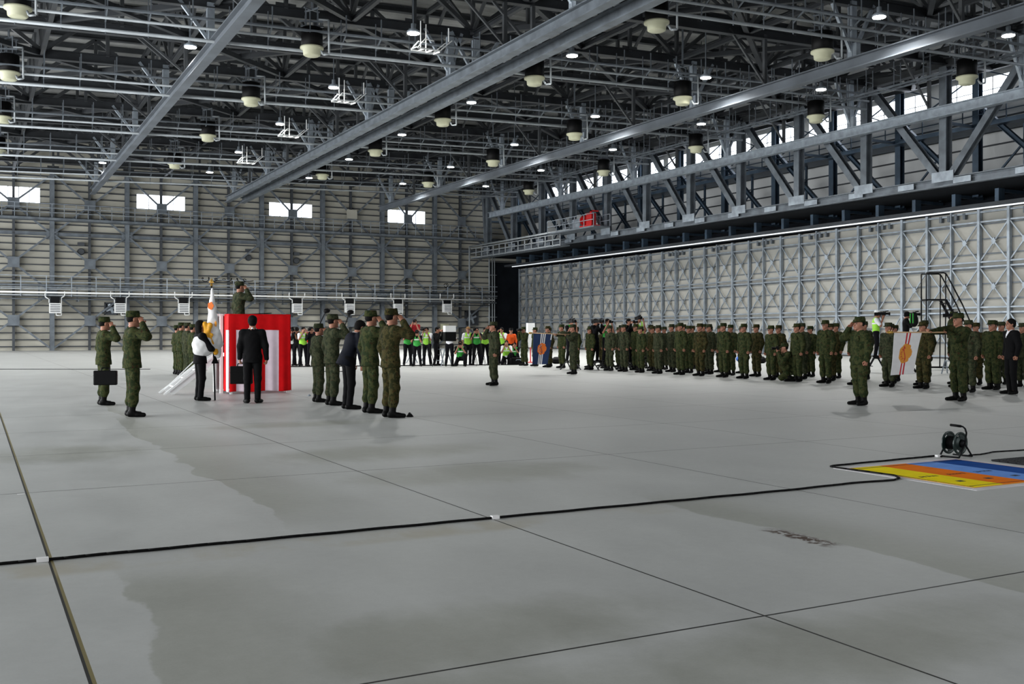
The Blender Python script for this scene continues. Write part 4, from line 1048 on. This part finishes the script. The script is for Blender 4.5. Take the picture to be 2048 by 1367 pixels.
S.e(q(-0.21,1.16,-0.20), (0.20,0.17,0.22), k=0.08); S.e(q(-0.23,1.22,-0.10), (0.17,0.20,0.17), k=0.08); S.c(q(-0.22,1.06,-0.22), q(0.0,1.12,-0.12), 0.13, 0.10, k=0.1); S.c(q(-0.1,1.3,-0.12), q(-0.22,1.2,-0.2), 0.11, 0.14, k=0.1)
S.cut.append((V(*q(-0.3, 0.89)), unit((-0.15, 0, -1))))
v, f = S.mesh(0.011, 0.006); link_mesh('cloth', np_mesh('cloth', v, f, [M['whitecloth']]), t)
def blossom(u, v_, w_, r, sq, m_):
    m = MB(); n = 30; pts = []
    for i in range(n):
        a = 2*PI*i/n; rr = r*(0.82+0.2*abs(math.cos(2.5*a))); pts.append((u+rr*math.cos(a)*sq, v_+rr*math.sin(a)))
    m.add([q(a, b, w_) for a, b in pts]+[q(a, b, w_+0.02) for a, b in pts], [tuple(range(n)), tuple(range(2*n-1, n-1, -1))]+[(i, (i+1) % n, n+(i+1) % n, n+i) for i in range(n)]); return m.build('blossom', m_, t)
blossom(-0.065, 2.0, -0.10, 0.085, 0.75, M['orange']); blossom(0.045, 1.62, -0.11, 0.06, 0.4, M['amber']); 
S = SDF(0.02)
S.c(q(-0.16,1.62,-0.17), q(-0.13,1.42,-0.19), 0.055, 0.05, (1,1,1), k=0.03); S.c(q(-0.05,1.6,-0.17), q(-0.1,1.4,-0.19), 0.05, 0.05, k=0.03); S.c(q(-0.12,1.34,-0.2), q(-0.24,1.27,-0.21), 0.045, 0.06, k=0.03); S.c(q(-0.1,1.33,-0.2), q(-0.02,1.38,-0.18), 0.045, 0.04, k=0.03); S.e(q(-0.1,1.33,-0.22), (0.05,0.05,0.05), k=0.02)
S.c(q(-0.05,1.3,-0.19), q(0.06,1.02,-0.14), 0.05, 0.055, k=0.03)
v, f = S.mesh(0.008, 0.006); link_mesh('ribbon', np_mesh('ribbon', v, f, [M['yellowcloth']]), t)
# guidons
def guidon(gx, gy, rz, zp, w, h, sk, cols, label, plabel, s, cm, tilt=0.0):
    x, y = fl(gx, gy); r = make_person(GUIDON, FIELD); recloth(r, CAMOS[cm]); place(r, x, y, rz, plabel, s=s)
    d = Vector((math.cos(rz), math.sin(rz), 0)); nrm = Vector((-d.y, d.x, 0))
    base = Vector((x, y, zp))+d*0.1-nrm*0.08*s
    if cols == 'w': pm, L = M['wood'], 1.57
    else: pm, L = M['wood'], 1.42
    t = thing('guidon_flag', label, 'flag', base, 0)
    MB().tube((0,0,0), d*L+Vector((0,0,tilt)), 0.016, 0.013, 10).build('pole', pm, t, True)
    e = d*L+Vector((0,0,tilt)); MB().lathe(e, [(0.012,0),(0.04,0.02),(0.02,0.05),(0.045,0.08),(0.025,0.12),(0.006,0.15)], 8, tuple(d)).build('finial', M['gold'], t, True)
    a0 = d*(L-0.04); nx, nz = 70, 100; vs = []; fs = []; mi = []
    for j in range(nz+1):
        for i in range(nx+1):
            u, v_ = i/nx, j/nz
            p = a0-d*(u*w*(1-0.22*v_))+d*(sk*v_)+nrm*(0.03*math.sin(u*5+v_*3)*v_)+Vector((0,0,tilt*(1-u*w/L)-v_*h+0.02*u*v_)); vs.append(tuple(p))
    for j in range(nz):
        for i in range(nx):
            fs.append((j*(nx+1)+i, j*(nx+1)+i+1, (j+1)*(nx+1)+i+1, (j+1)*(nx+1)+i)); u, v_ = (i+0.5)/nx, (j+0.5)/nz
            c = 0
            if cols == 'w':
                if 0.44 < u < 0.50 or 0.55 < u < 0.61: c = 1
            else:
                if any(a < u < a+0.06 for a in (0.38, 0.48, 0.58)): c = 1
                if v_ < 0.2 and 0.93 < u < 0.985: c = 1
            ex, ez = (u-0.53)*w, (v_-0.5)*h; rr = math.hypot(ex*1.05, ez); a = math.atan2(ez, ex)
            if rr < 0.19*(1+0.10*abs(math.cos(3.5*a))) and not (ex > 0.13 and abs(ez) > 0.1):
                c = 2
                if abs(ex-0.045*math.sin(ez*14)+0.02) < 0.012 and rr < 0.17: c = 3
                if 0.105 < rr < 0.115 and ex < 0: c = 3
                if ex < -0.02 and (int((a+7)*6) % 3 == 0) and 0.12 < rr < 0.15: c = 1
            mi.append(c)
    me = bpy.data.meshes.new('cloth'); me.from_pydata(vs, [], fs)
    for k in (('whitecloth','flagred','amber','flagred') if cols == 'w' else ('navy','whitecloth','orange','navy')): me.materials.append(M[k])
    me.polygons.foreach_set('material_index', mi); me.polygons.foreach_set('use_smooth', [True]*len(fs)); me.update()
    o = link_mesh('cloth', me, t); sd = o.modifiers.new('t', 'SOLIDIFY'); sd.thickness = 0.004
guidon(1918, 801.5, PI-0.12, 1.44, 0.72, 0.88, 0.10, 'w', 'white flag with red stripes and amber crest dipped on a pale pole', 'soldier holding out the white flag at arm\'s length', 1.06, 0)
guidon(1147, 748, PI-0.12, 1.39, 0.72, 1.08, 0.05, 'b', 'dark blue flag with white stripes and orange crest, held out level', 'soldier holding out the dark blue flag at arm\'s length', 1.0, 1, 0.05)

# ================================================================ PRESS
def camera_prop(x, y, z, rz, label, big=False, kind='camera'):
    t = thing('video_camera' if big else 'camera', label, 'camera', (x, y, z), rz)
    if big:
        MB().box(-0.2,0.14,-0.06,0.06,-0.06,0.08).box(-0.36,-0.2,-0.05,0.05,-0.08,0.07).build('body', M['black'], t)
        MB().lathe((0.14,0,0.01), [(0.05,0),(0.055,0.1),(0.07,0.13),(0.07,0.18)], 14, (1,0,0)).build('lens', M['black'], t)
        MB().box(0.0,0.16,-0.02,0.02,0.1,0.13).box(0.02,0.14,0.06,0.13,0.03,0.09).build('viewfinder', M['blacksteel'], t)
        MB().path([(0.1,0,0.12),(0.25,0,0.14)], 0.025, 8).build('microphone', M['black'], t)
    else:
        MB().box(-0.035,0.035,-0.07,0.07,-0.045,0.045).box(-0.02,0.03,-0.025,0.025,0.045,0.07).build('body', M['black'], t)
        MB().lathe((0.035,0,0), [(0.036,0),(0.038,0.07),(0.045,0.11),(0.045,0.13)], 14, (1,0,0)).build('lens', M['black'], t)
    if big: t.scale = (0.8, 0.8, 0.8)
    return t
def tripod(x, y, h, label, mat_=None):
    t = thing('tripod', label, 'tripod', (x, y, 0))
    MB().tube((0,0,0.5),(0,0,h),0.018).build('column', mat_ or M['black'], t)
    for k in range(3):
        a = 0.5+k*2.094; MB().tube((0,0,h*0.75),(0.42*math.cos(a),0.42*math.sin(a),0.01),0.016,0.012).build('leg', mat_ or M['black'], t)
def stepladder(x, y, z, rz, label, mt='galv_light'):
    t = thing('step_ladder', label, 'ladder', (x, y, 0), rz)
    for s_ in (-1, 1):
        for w_ in (-0.2, 0.2): MB().bar((0.35*s_, w_*1.2, 0), (0.07*s_, w_, z), 0.035).build('rail', M[mt], t)
    k = 1
    while k*0.25 < z-0.05: MB().box(-0.35+0.28*k*0.25/z, -0.25+0.28*k*0.25/z, -0.22, 0.22, k*0.25-0.02, k*0.25).build('tread', M[mt], t); k += 1
    MB().box(-0.12,0.12,-0.2,0.2,z-0.03,z).build('top_plate', M[mt], t)
CAS = dict(style='casual', bottom=M['jeans'], hat='hair')
protos_press = {
 'a': make_person(CAMERA, dict(CAS, top=M['darkshirt'], vest=M['greenvest'], short=True)),
 'b': make_person(CAMERA, dict(CAS, top=M['shirt'], vest=M['vest'], short=True)),
 'c': make_person(CAMERA, dict(CAS, top=M['darkshirt'])),
 'd': make_person(CAMERA, dict(CAS, top=M['shirt'], hat='cap', hatmat=M['black'], short=True)),
 'e': make_person(CAMERA, dict(CAS, top=M['redshirt'], hat='bob', short=True)),
 'f': make_person(STAND, dict(CAS, top=M['shirt'], vest=M['vest'], hat='brim', hatmat=mat('tan hat cloth', (120,92,60), 0.9), short=True)),
 'g': make_person(SQUAT, dict(CAS, top=M['darkshirt'], vest=M['greenvest'], short=True)),
 'h': make_person(SQUAT, dict(CAS, top=M['shirt'], vest=M['vest'], short=True)),
 'w': make_person(CAMERA, dict(CAS, top=M['shirt'], vest=M['vest'], hat='cap', hatmat=M['whitepaint'], short=True)),
 'o': make_person(STAND, dict(CAS, top=M['orangevest'], hat='cap', hatmat=M['black'])),
 'k': make_person(SQUAT, FIELD),
}
def press(px, py, key, rz, label, cam_=None, z=0.0, s=1.0, camlabel=None, at=None):
    x, y = at if at else fl(px, py)
    r = copy_tree(protos_press[key]); place(r, x, y, rz, label, group=None, s=s, z=z)
    if cam_:
        sq = key in 'ghk'; ox_, oz_ = ((0.36, 0.98) if sq else (0.29, 1.585))
        big = cam_ == 'big'
        if big: ox_, oz_ = (0.22, 1.60) if not sq else (0.3, 1.02)
        sidey = -0.12 if big else 0.0
        cx = x+s*(ox_*math.cos(rz)-sidey*math.sin(rz)); cy = y+s*(ox_*math.sin(rz)+sidey*math.cos(rz))
        camera_prop(cx, cy, z+oz_*s, rz, camlabel, big)
DN = -PI/2-YAW     # facing the camera
press(583, 731, 'd', DN+0.4, 'photographer in white shirt and black cap, nearest the podium', 'cam', camlabel='black stills camera held by the photographer nearest the podium')
press(594, 731, 'c', DN+0.2, 'photographer all in black, second right of the podium', 'cam', camlabel='black camera raised by the photographer second right of the podium')
press(606, 732, 'b', DN+0.6, 'photographer with lime vest, third right of the podium')
press(623, 732, 'c', DN+0.3, 'black clad camera operator third from the podium, beside the lime vest', 'big', camlabel='video camera of the operator left of the short saluting soldier')
press(716, 730, 'c', DN, 'dark haired cameraman half hidden behind the bowing man', None)
press(815, 731, 'a', DN+0.5, 'photographer in black and green vest right of the nearest saluting soldier', None)
press(830, 726, 'e', DN, 'woman in dark red raised above the other photographers', 'cam', camlabel='camera of the raised woman photographer', z=0.42)
x_, y_ = fl(830, 725.5); stepladder(x_, y_+0.0, 0.42, 0.3, 'low step under the raised woman photographer')
press(834, 732, 'a', DN, 'photographer in green vest standing below the raised woman', 'cam', camlabel='camera at the face of the green vested photographer below the raised woman', s=0.93)
press(854, 731, 'b', DN-0.2, 'tall man with rolled sleeves and vest behind a tripod camera', 'big', camlabel='large black video camera on the tripod of the tall man')
x_, y_ = fl(858, 732.5); tripod(x_, y_, 1.35, 'black tripod in front of the tall man with vest')
press(873, 731, 'c', DN+1.2, 'man in black with a heavy shoulder bag among the photographers')
press(899, 732, 'd', DN+2.8, 'person in white shirt seen from behind carrying a white box on the shoulder')
x_, y_ = pos(899, 44.0); t = thing('equipment_box', 'white and black equipment box on the shoulder of the person seen from behind', 'box', (x_, y_, 1.45)); MB().box(-0.25,0.25,-0.12,0.12,0.05,0.32).build('white_case', M['whitepaint'], t); MB().box(-0.26,0.26,-0.13,0.13,-0.35,0.05).build('black_case', M['black'], t)
x_, y_ = fl(885, 731); stepladder(x_, y_, 0.75, 0.4, 'aluminium stepladder standing among the photographers')
press(921, 732, 'g', DN, 'man squatting in a green vest with a camera', 'cam', camlabel='camera of the squatting man in the green vest')
press(936, 730, 'f', DN+0.2, 'man with tan hat and lime vest standing by the tripods')
press(953, 730, 'a', DN+0.1, 'woman in green vest aiming a camera right of the tan hat', 'big', camlabel='camera of the woman right of the man with the tan hat')
x_, y_ = fl(945, 731.5); tripod(x_, y_, 1.3, 'thin tripod between the tan hatted man and the woman')
x_, y_ = fl(962, 731); tripod(x_, y_, 1.25, 'tripod just left of the saluting commander')
press(970, 729, 'b', DN+0.3, 'person in white shirt and lime vest behind the commander\'s raised elbow')
press(1004, 728, 'b', DN-0.4, 'person in lime vest just behind the commander\'s back', None)
press(1013, 729, 'h', DN, 'person in lime vest squatting on the floor right of the commander')
press(1031, 727, 'g', DN-0.3, 'dark figure crouching beside a case left of the blue flag', s=0.9)
x_, y_ = fl(1032, 729); t = thing('equipment_case', 'black equipment case on the floor left of the blue flag', 'case', (x_, y_, 0)); b = MB().box(-0.35,0.35,-0.2,0.2,0.0,0.32).build('case', M['black'], t); MB().path([(-0.12,-0.22,0.2),(-0.1,-0.25,0.24),(0.1,-0.25,0.24),(0.12,-0.22,0.2)],0.012).build('handle', M['galv_light'], t)
press(1022, 727, 'o', DN, 'man in orange jacket in the background left of the blue flag', s=0.97)
x_, y_ = fl(1049, 731); r = make_person(CAMERA, dict(FIELD, vest=None)); place(r, x_, y_, DN-1.0, 'soldier photographing with raised camera left of the blue flag'); camera_prop(x_-0.27, y_-0.08, 1.59, DN-1.0, 'camera raised by the soldier left of the blue flag')
# raised photographers behind the formation, each on a step
def raised(px, ptop, key, rz, label, camlab, big, d=40.0, lead=1.72):
    x, y = pos(px, d); z = CAMH+(HORZ-ptop)*d/F_PX-lead
    press(0, 0, key, rz, label, 'big' if big else 'cam', z=max(0.3, z), camlabel=camlab, at=(x, y))
    stepladder(x, y, max(0.3, z), rz, 'step supporting the '+label.replace(',', ''), 'blacksteel')
raised(1141, 638, 'a', DN+0.6, 'leftmost raised photographer, above the blue flag bearer', 'camera of the leftmost raised photographer', True)
raised(1190, 640, 'c', DN+0.9, 'raised cameraman in black, second from left behind the formation', 'camera of the raised cameraman in black', True)
raised(1214, 639, 'a', DN+0.4, 'raised photographer in green vest, third from left behind the formation', 'camera of the third raised photographer', False)
raised(1256, 645, 'c', DN+0.8, 'raised photographer in dark clothes, fourth from left behind the formation', 'camera of the fourth raised photographer', False)
raised(1278, 630, 'b', DN+0.3, 'raised cameraman in lime vest, tallest of those behind the far formation', 'large video camera of the tallest raised cameraman', True)
raised(1752, 621, 'w', DN+1.3, 'raised cameraman in white cap and lime vest', 'video camera of the white capped cameraman', True, d=37)
raised(1812, 622, 'c', DN+1.3, 'raised cameraman in black, right of the white capped cameraman', 'black video camera right of the white capped cameraman', True, d=37)
x_, y_ = pos(1903, 36.0); r = make_person(CAMERA, FIELD); zz = CAMH+(HORZ-622)*36/F_PX-1.75; place(r, x_, y_, DN+1.2, 'camouflaged cameraman raised in front of the black rolling stairs', z=zz); camera_prop(x_-0.3, y_-0.25, zz+1.6, DN+1.2, 'dark video camera of the camouflaged cameraman', True)
stepladder(x_, y_, zz, 0.4, 'step under the camouflaged cameraman')
x_, y_ = pos(1828, 36.6); t = thing('backpack', 'dark backpack on the cameraman right of the white cap', 'backpack', (x_, y_, 1.5+0.45)); S = SDF(0.04); S.c((0,0,-0.15),(0,0,0.15),0.14,0.12,(1.3,1,1)); S.c((0.1,0,-0.12),(0.1,0,0.02),0.09,0.08,(1,1,1)); v, f = S.mesh(0.015); link_mesh('sack', np_mesh('sack', v, f, [M['black']]), t); MB().bar((-0.12,0.06,-0.15),(-0.12,0.06,0.2),0.03).bar((-0.12,-0.06,-0.15),(-0.12,-0.06,0.2),0.03).build('strap', M['greenvest'], t)
# kneeling soldier with camera in the gap of the formation
x_, y_ = fl(1579, 762); press(0, 0, 'k', PI-0.5, 'soldier kneeling with a camera in the gap of the formation', 'cam', camlabel='camera of the kneeling soldier', at=(x_, y_))
# boom microphones
for i, (p0, q0, p1, q1) in enumerate(((640, 646, 652, 622), (690, 650, 699, 625))):
    d = 38; x0, y0 = pos(p0, d); x1, y1 = pos(p1, d)
    t = thing('boom_microphone', ['left boom microphone above the short saluting soldier', 'right boom microphone above the bowing man'][i], 'microphone', (x0, y0, 0))
    z0, z1 = CAMH+(HORZ-q0)*d/F_PX, CAMH+(HORZ-q1)*d/F_PX
    MB().tube((0,0,0.02),(0,0,z0),0.02).tube((0,0,z0),(x1-x0,y1-y0,z1),0.02).build('stand', M['black'], t)
    MB().lathe((0,0,0), [(0.22,0),(0.22,0.02),(0.03,0.04)], 14).build('base', M['black'], t)
    MB().lathe((x1-x0-0.1,y1-y0,z1-0.02), [(0.02,0),(0.09,0.06),(0.09,0.2),(0.03,0.26)], 10, (1,-0.3,0.3)).build('windshield', M['black'], t, True)
# bags on the floor behind the formation
for i, (px, py, mt, lab) in enumerate(((1482, 723, 'bluebag', 'dark blue bag on the floor behind the formation'), (1523, 726, 'black', 'black camera bag on the floor in the formation gap'), (1113, 727, 'black', 'black case on the floor right of the blue flag'))):
    x_, y_ = fl(px, py); S = SDF(0.05); S.e((0,0,0.15),(0.3,0.18,0.16)); S.c((-0.1,0,0.3),(0.1,0,0.3),0.03); S.cut.append((V(0,0,0.0), V(0,0,-1))); v, f = S.mesh(0.02, 0.004)
    tag(link_mesh('bag', np_mesh('bag', v, f, [M[mt]]), None, (x_, y_, 0)), lab, 'bag')
# red cloth backdrop behind the photographers nearest the podium
x0, y0 = pos(560, 50); x1, y1 = pos(640, 50)
tag(MB().bar((x0, y0, 1.25), (x1, y1, 1.25), 0.06, 0.5).bar((x0, y0, 0), (x0, y0, 1.4), 0.05).bar((x1, y1, 0), (x1, y1, 1.4), 0.05).build('red_banner', M['red']), 'low red banner behind the photographers right of the podium', 'banner')
# cable protector line in front of the press
a = fl(575, 733.5); b_ = fl(1035, 729.5); tag(MB().bar((*a, 0.02), (*b_, 0.02), 0.12, 0.04).build('cable_cover', M['rubber']), 'black cable cover on the floor along the feet of the photographers', 'cable cover')
a = fl(0, 738.5); b_ = fl(300, 738.5); tag(MB().bar((*a, 0.012), (*b_, 0.012), 0.09, 0.02).build('floor_cable', M['rubber']), 'thin dark cable on the floor behind the soldiers at left', 'cable')
# white doorway light panels seen beside the doors
x_, y_ = pos(1061, 50); t = thing('portable_light', 'white upright light panel standing left of the blue flag', 'light', (x_, y_, 0)); MB().box(-0.2,0.2,-0.08,0.08,0.75,1.95).build('panel', M['whitepaint'], t); MB().tube((0,0,0.02),(0,0,0.75),0.03).build('stand', M['redpaint'], t); MB().lathe((0,0,0),[(0.25,0),(0.25,0.03),(0.04,0.05)],12).build('base', M['redpaint'], t)

# ================================================================ ROLLING STAIRS
d = 40.0
def rp(px, py, dd=40.0): x, y = pos(px, dd); return Vector((x, y, CAMH+(HORZ-py)*dd/F_PX))
cx, cy = pos(1886, 40)
t = thing('rolling_stairs', 'tall black rolling access stairs standing before the hangar doors', 'stairs', (cx, cy, 0), 0)
zP = 2.75; dr = Vector((0.80, -0.60, 0)); sd_ = Vector((0.60, 0.80, 0))   # descend direction, width direction
def L3(u, w_, z): p = dr*u+sd_*w_; return (p.x, p.y, z)
MB().prof(L3(-0.75, 0, zP), L3(0.0, 0, zP), [(-0.4,-0.03),(0.4,-0.03),(0.4,0.03),(-0.4,0.03)]).build('platform', M['blacksteel'], t)
for w_ in (-0.4, 0.4):
    MB().bar(L3(0, w_, zP), L3(1.35, w_, 0.1), 0.06, 0.1).build('stringer', M['blacksteel'], t)
    MB().path([L3(-0.72, w_, 0.05), L3(-0.72, w_, zP+1.05), L3(-0.05, w_, zP+1.05), L3(0.05, w_, zP+0.95), L3(0.62, w_, zP-0.2), L3(1.3, w_, 0.95), L3(1.32, w_, 0.1)], 0.028, 8).build('handrail', M['blacksteel'], t, True)
    MB().path([L3(0, w_, zP), L3(0, w_, zP+1.05)], 0.025).path([L3(0, w_, zP), L3(-0.02, w_, 0.05)], 0.025).path([L3(-0.72, w_, 1.4), L3(0, w_, 1.4)], 0.02).path([L3(-0.72,w_,0.1), L3(1.3,w_,0.1)], 0.025).build('side_frame', M['blacksteel'], t)
    for u in (-0.7, 1.28): MB().lathe(L3(u, w_, 0.06), [(0.06,-0.02),(0.06,0.02)], 12, tuple(sd_)).build('caster', M['rubber'], t)
for k in range(10):
    u = 1.35*(k+0.5)/10; z = zP+(0.1-zP)*u/1.35; MB().prof(L3(u-0.11, 0, z), L3(u+0.11, 0, z), [(-0.38,-0.015),(0.38,-0.015),(0.38,0.015),(-0.38,0.015)]).build('tread', M['blacksteel'], t)

# ================================================================ FLOOR ITEMS
t = thing('cable_reel', 'dark green cable reel with carrying handle standing on the floor at right', 'cable reel', (*fl(1913, 914), 0), 0); t.scale = (1.12, 1.12, 1.05)
axv = Vector((math.cos(-1.46), math.sin(-1.46), 0)); fw = Vector((-axv.y, axv.x, 0)); R0 = 0.122; zc = 0.155
def RL(a, f_, z): p = axv*a+fw*f_; return (p.x, p.y, z)
def flange(a, s_):
    m = MB(); n = 40; rings = [(0.122,0),(0.122,0.006),(0.112,0.008),(0.098,0.004)]
    m.lathe(RL(a, 0, zc), [(0.098,-0.003),(0.112,-0.006),(0.124,-0.004),(0.124,0.006),(0.112,0.008),(0.098,0.004)], n, tuple(axv))
    m.f.pop(); m.f.pop(); m.mi.pop(); m.mi.pop()
    for k in range(3):                     # webs between three slots
        a0 = k*2*PI/3+0.35
        pts = [a0+q_*0.22 for q_ in range(8)]
        vs = []
        for e in pts:
            for rr in (0.075, 0.100):
                for dz in (-0.003, 0.003):
                    p = Vector(RL(a+dz, rr*math.cos(e), zc+rr*math.sin(e))); vs.append(tuple(p))
        fs = []
        for q_ in range(7):
            b0 = q_*4; b1 = b0+4; fs += [(b0, b0+2, b1+2, b1), (b0+1, b1+1, b1+3, b0+3)]
        m.add(vs, fs)
    m.lathe(RL(a, 0, zc), [(0.078,-0.004),(0.078,0.004),(0.05,0.012*s_+0.004)] if s_ > 0 else [(0.05,-0.012),(0.078,-0.004),(0.078,0.004)], 30, tuple(axv))
    return m
flange(-0.085, -1).build('flange', M['reel'], t); flange(0.04, 1).build('flange', M['reel'], t)
MB().lathe(RL(-0.08,0,zc), [(0.05,0),(0.05,0.13)], 24, tuple(axv)).build('drum', M['reel'], t, True)
m = MB()
for k in range(7): m.lathe(RL(-0.075+k*0.0175,0,zc), [(0.06,0),(0.072,0.004),(0.072,0.013),(0.06,0.017)], 24, tuple(axv))
m.build('wound_cable', M['rubber'], t, True)
m = MB(); m.path([RL(0.09,0,zc), RL(0.09,-0.10,0.012), RL(-0.12,-0.10,0.012), RL(-0.115,0,zc*0.9)], 0.009, 8); m.path([RL(0.09,0,zc), RL(0.09,0.13,0.012), RL(-0.12,0.13,0.012)], 0.009, 8); m.path([RL(0.09,0,zc), RL(0.09,0.03,0.27), RL(0.075,0.03,0.315), RL(0.05,0.03,0.335), RL(0.0,0.03,0.338)], 0.009, 8)
m.build('stand', M['blacksteel'], t, True)
MB().tube(RL(0.03,0.03,0.337), RL(-0.085,0.03,0.343), 0.014, n=12).build('grip', M['rubber'], t, True)
MB().lathe(RL(0.06,0,zc), [(0.045,0),(0.04,0.02),(0.02,0.03)], 16, tuple(axv)).build('hub_cap', M['blacksteel'], t, True)
# cable laid along the joint and around the painted cover
def cable(name, pts, r, label):
    m = MB(); P_ = [Vector((*fl(px, py), r)) for px, py in pts]; out = []
    for a, b in zip(P_[:-1], P_[1:]):
        n = max(2, int((b-a).length/0.12))
        for i in range(n):
            u = i/n; p = a.lerp(b, u); w_ = 0.006*math.sin(len(out)*1.3)*(1 if 0 < i < n else 0); dd = (b-a).normalized(); out.append(p+Vector((-dd.y, dd.x, 0))*w_)
    out.append(P_[-1]); m.path(out, r, 8); return tag(m.build(name, M['rubber'], None, True), label, 'cable')
cable('floor_cable', [(-60, 1135.5), (83, 1122), (988, 1037), (1300, 1007.5), (1590, 980), (1700, 967.5), (1788, 961), (1799, 957), (1790, 952), (1672, 936), (1661, 933.5), (1672, 931.5), (1870, 912.5), (1884, 914)], 0.0095, 'thick black cable crossing the whole floor and bending round the painted cover')
cable('floor_cable', [(1938, 911), (1960, 909.5), (1985, 904.5), (2048, 900.5), (2100, 896)], 0.008, 'black cable leading from the reel to the right edge')
for i, (px, py, lab) in enumerate(((85, 1122.5, 'white tape holding the thick cable at the left'), (990, 1037, 'white tape on the thick cable near the centre'), (1876, 913.5, 'white tape on the cable beside the reel'), (42, 988, 'white tape on the floor joint at far left'))):
    x_, y_ = fl(px, py); L_ = (0.034, 0.03, 0.03, 0.03)[i]; z_ = 0.026 if i < 3 else 0.003
    tag(MB().box(x_-L_, x_+L_, y_-0.02, y_+0.02, 0.001, z_).build('tape', M['tape']), lab, 'tape')
# painted pit cover
X0, X1, Y0, Y1 = 8.07, 9.67, 6.2, 7.66
t = thing('pit_cover', 'floor pit cover painted in yellow, orange, light blue and blue stripes', 'floor cover', (0, 0, 0))
MB().box(X0-0.13, X1+0.13, Y0-0.13, Y1+0.13, 0.0, 0.003).build('border', M['fwhite'], t)
MB().box(X0-0.035, X1+0.035, Y0-0.03, Y1+0.03, 0.003, 0.005).build('edge_band', mat('ochre edge paint', (214,160,70), 0.5), t)
for k, mt in enumerate(('fyellow', 'forange', 'fblue', 'fnavy')):
    a = X0+0.4*k; o = MB().box(a, a+0.4, Y0, Y1, 0.005, 0.008).build('stripe', M[mt], t); o['label'] = ['yellow', 'orange', 'light blue', 'blue'][k]+' painted stripe'
    mk = MB(); rr = random.Random(k+5); yy0 = Y0+(0.62 if k < 3 else 0.30)
    for g in range(5):       # illegible short lettering
        gy = yy0+0.02; gx = a+0.085+g*0.05
        for s_ in range(4):
            if rr.random() < 0.5: mk.box(gx, gx+0.032, gy+0.016*s_, gy+0.016*s_+0.006, 0.008, 0.0092)
            else: mk.box(gx+0.012*(s_ % 3), gx+0.012*(s_ % 3)+0.005, gy, gy+0.055, 0.008, 0.0092)
    mk.build('lettering', M['black'] if k < 3 else M['tape'], o)
    if k < 3: MB().box(a+0.17, a+0.25, Y0+0.28, Y0+0.34, 0.008, 0.0095).build('lifting_slot', M['black'], o)
m = MB(); m.box(X0+0.02, X1+0.0, Y1-0.075, Y1-0.06, 0.0085, 0.0095); m.box(X0, X1, Y0+0.045, Y0+0.055, 0.0085, 0.0095); m.box(X0-0.01, X0, Y0, Y1, 0.0085, 0.0095); m.build('seam', M['black'], t)
# drain grating right of it
t = thing('drain_grating', 'black steel drain grating in the floor right of the painted cover', 'grating', (9.93, 7.3, 0))
MB().box(0, 1.2, -1.6, 0.1, 0.0, 0.004).build('pit', M['dark'], t)  # flat dark sheet on the floor, painted shade for the depth under the bars
m = MB()
for k in range(25): m.box(0.05*k, 0.05*k+0.012, -1.6, 0.1, 0.004, 0.02)
for k in range(18): m.box(0, 1.2, -1.6+0.1*k, -1.588+0.1*k, 0.004, 0.018)
m.build('bars', M['blacksteel'], t)
# small things on the floor by the saluting row
for i, (px, py, lab) in enumerate(((820, 833, 'crumpled dark and silver object on the floor at the nearest saluting soldier\'s feet'), (619, 791.5, 'small crumpled object on the floor left of the short saluting soldier'))):
    x_, y_ = fl(px, py); s_ = (0.055, 0.035)[i]; S = SDF(0.02); S.e((0,0,0.02),(s_,s_*0.8,s_*0.9)); S.e((s_*0.6,0,0.01),(s_*0.7,s_*0.5,s_*0.6)); S.e((-s_*0.7,0,0.015),(s_*0.5,s_*0.6,s_*0.5)); S.cut.append((V(0,0,0.001), V(0,0,-1))); v, f = S.mesh(0.007, 0.012)
    tag(link_mesh('crumpled_cloth', np_mesh('crumpled_cloth', v, f, [M['black'] if i == 0 else M['galv_light']]), None, (x_, y_, 0)), lab, 'litter')
# ---- remove unused originals (their copies stay)
def drop(o):
    for c in list(o.children): drop(c)
    bpy.data.objects.remove(o)
for o in [p_att, p_attg, p_sal]+list(protos_press.values()): drop(o)
for o in bpy.data.objects:
    if 'label' in o and len(str(o['label']).split()) > 16: print('LONG LABEL', o.name, o['label'])
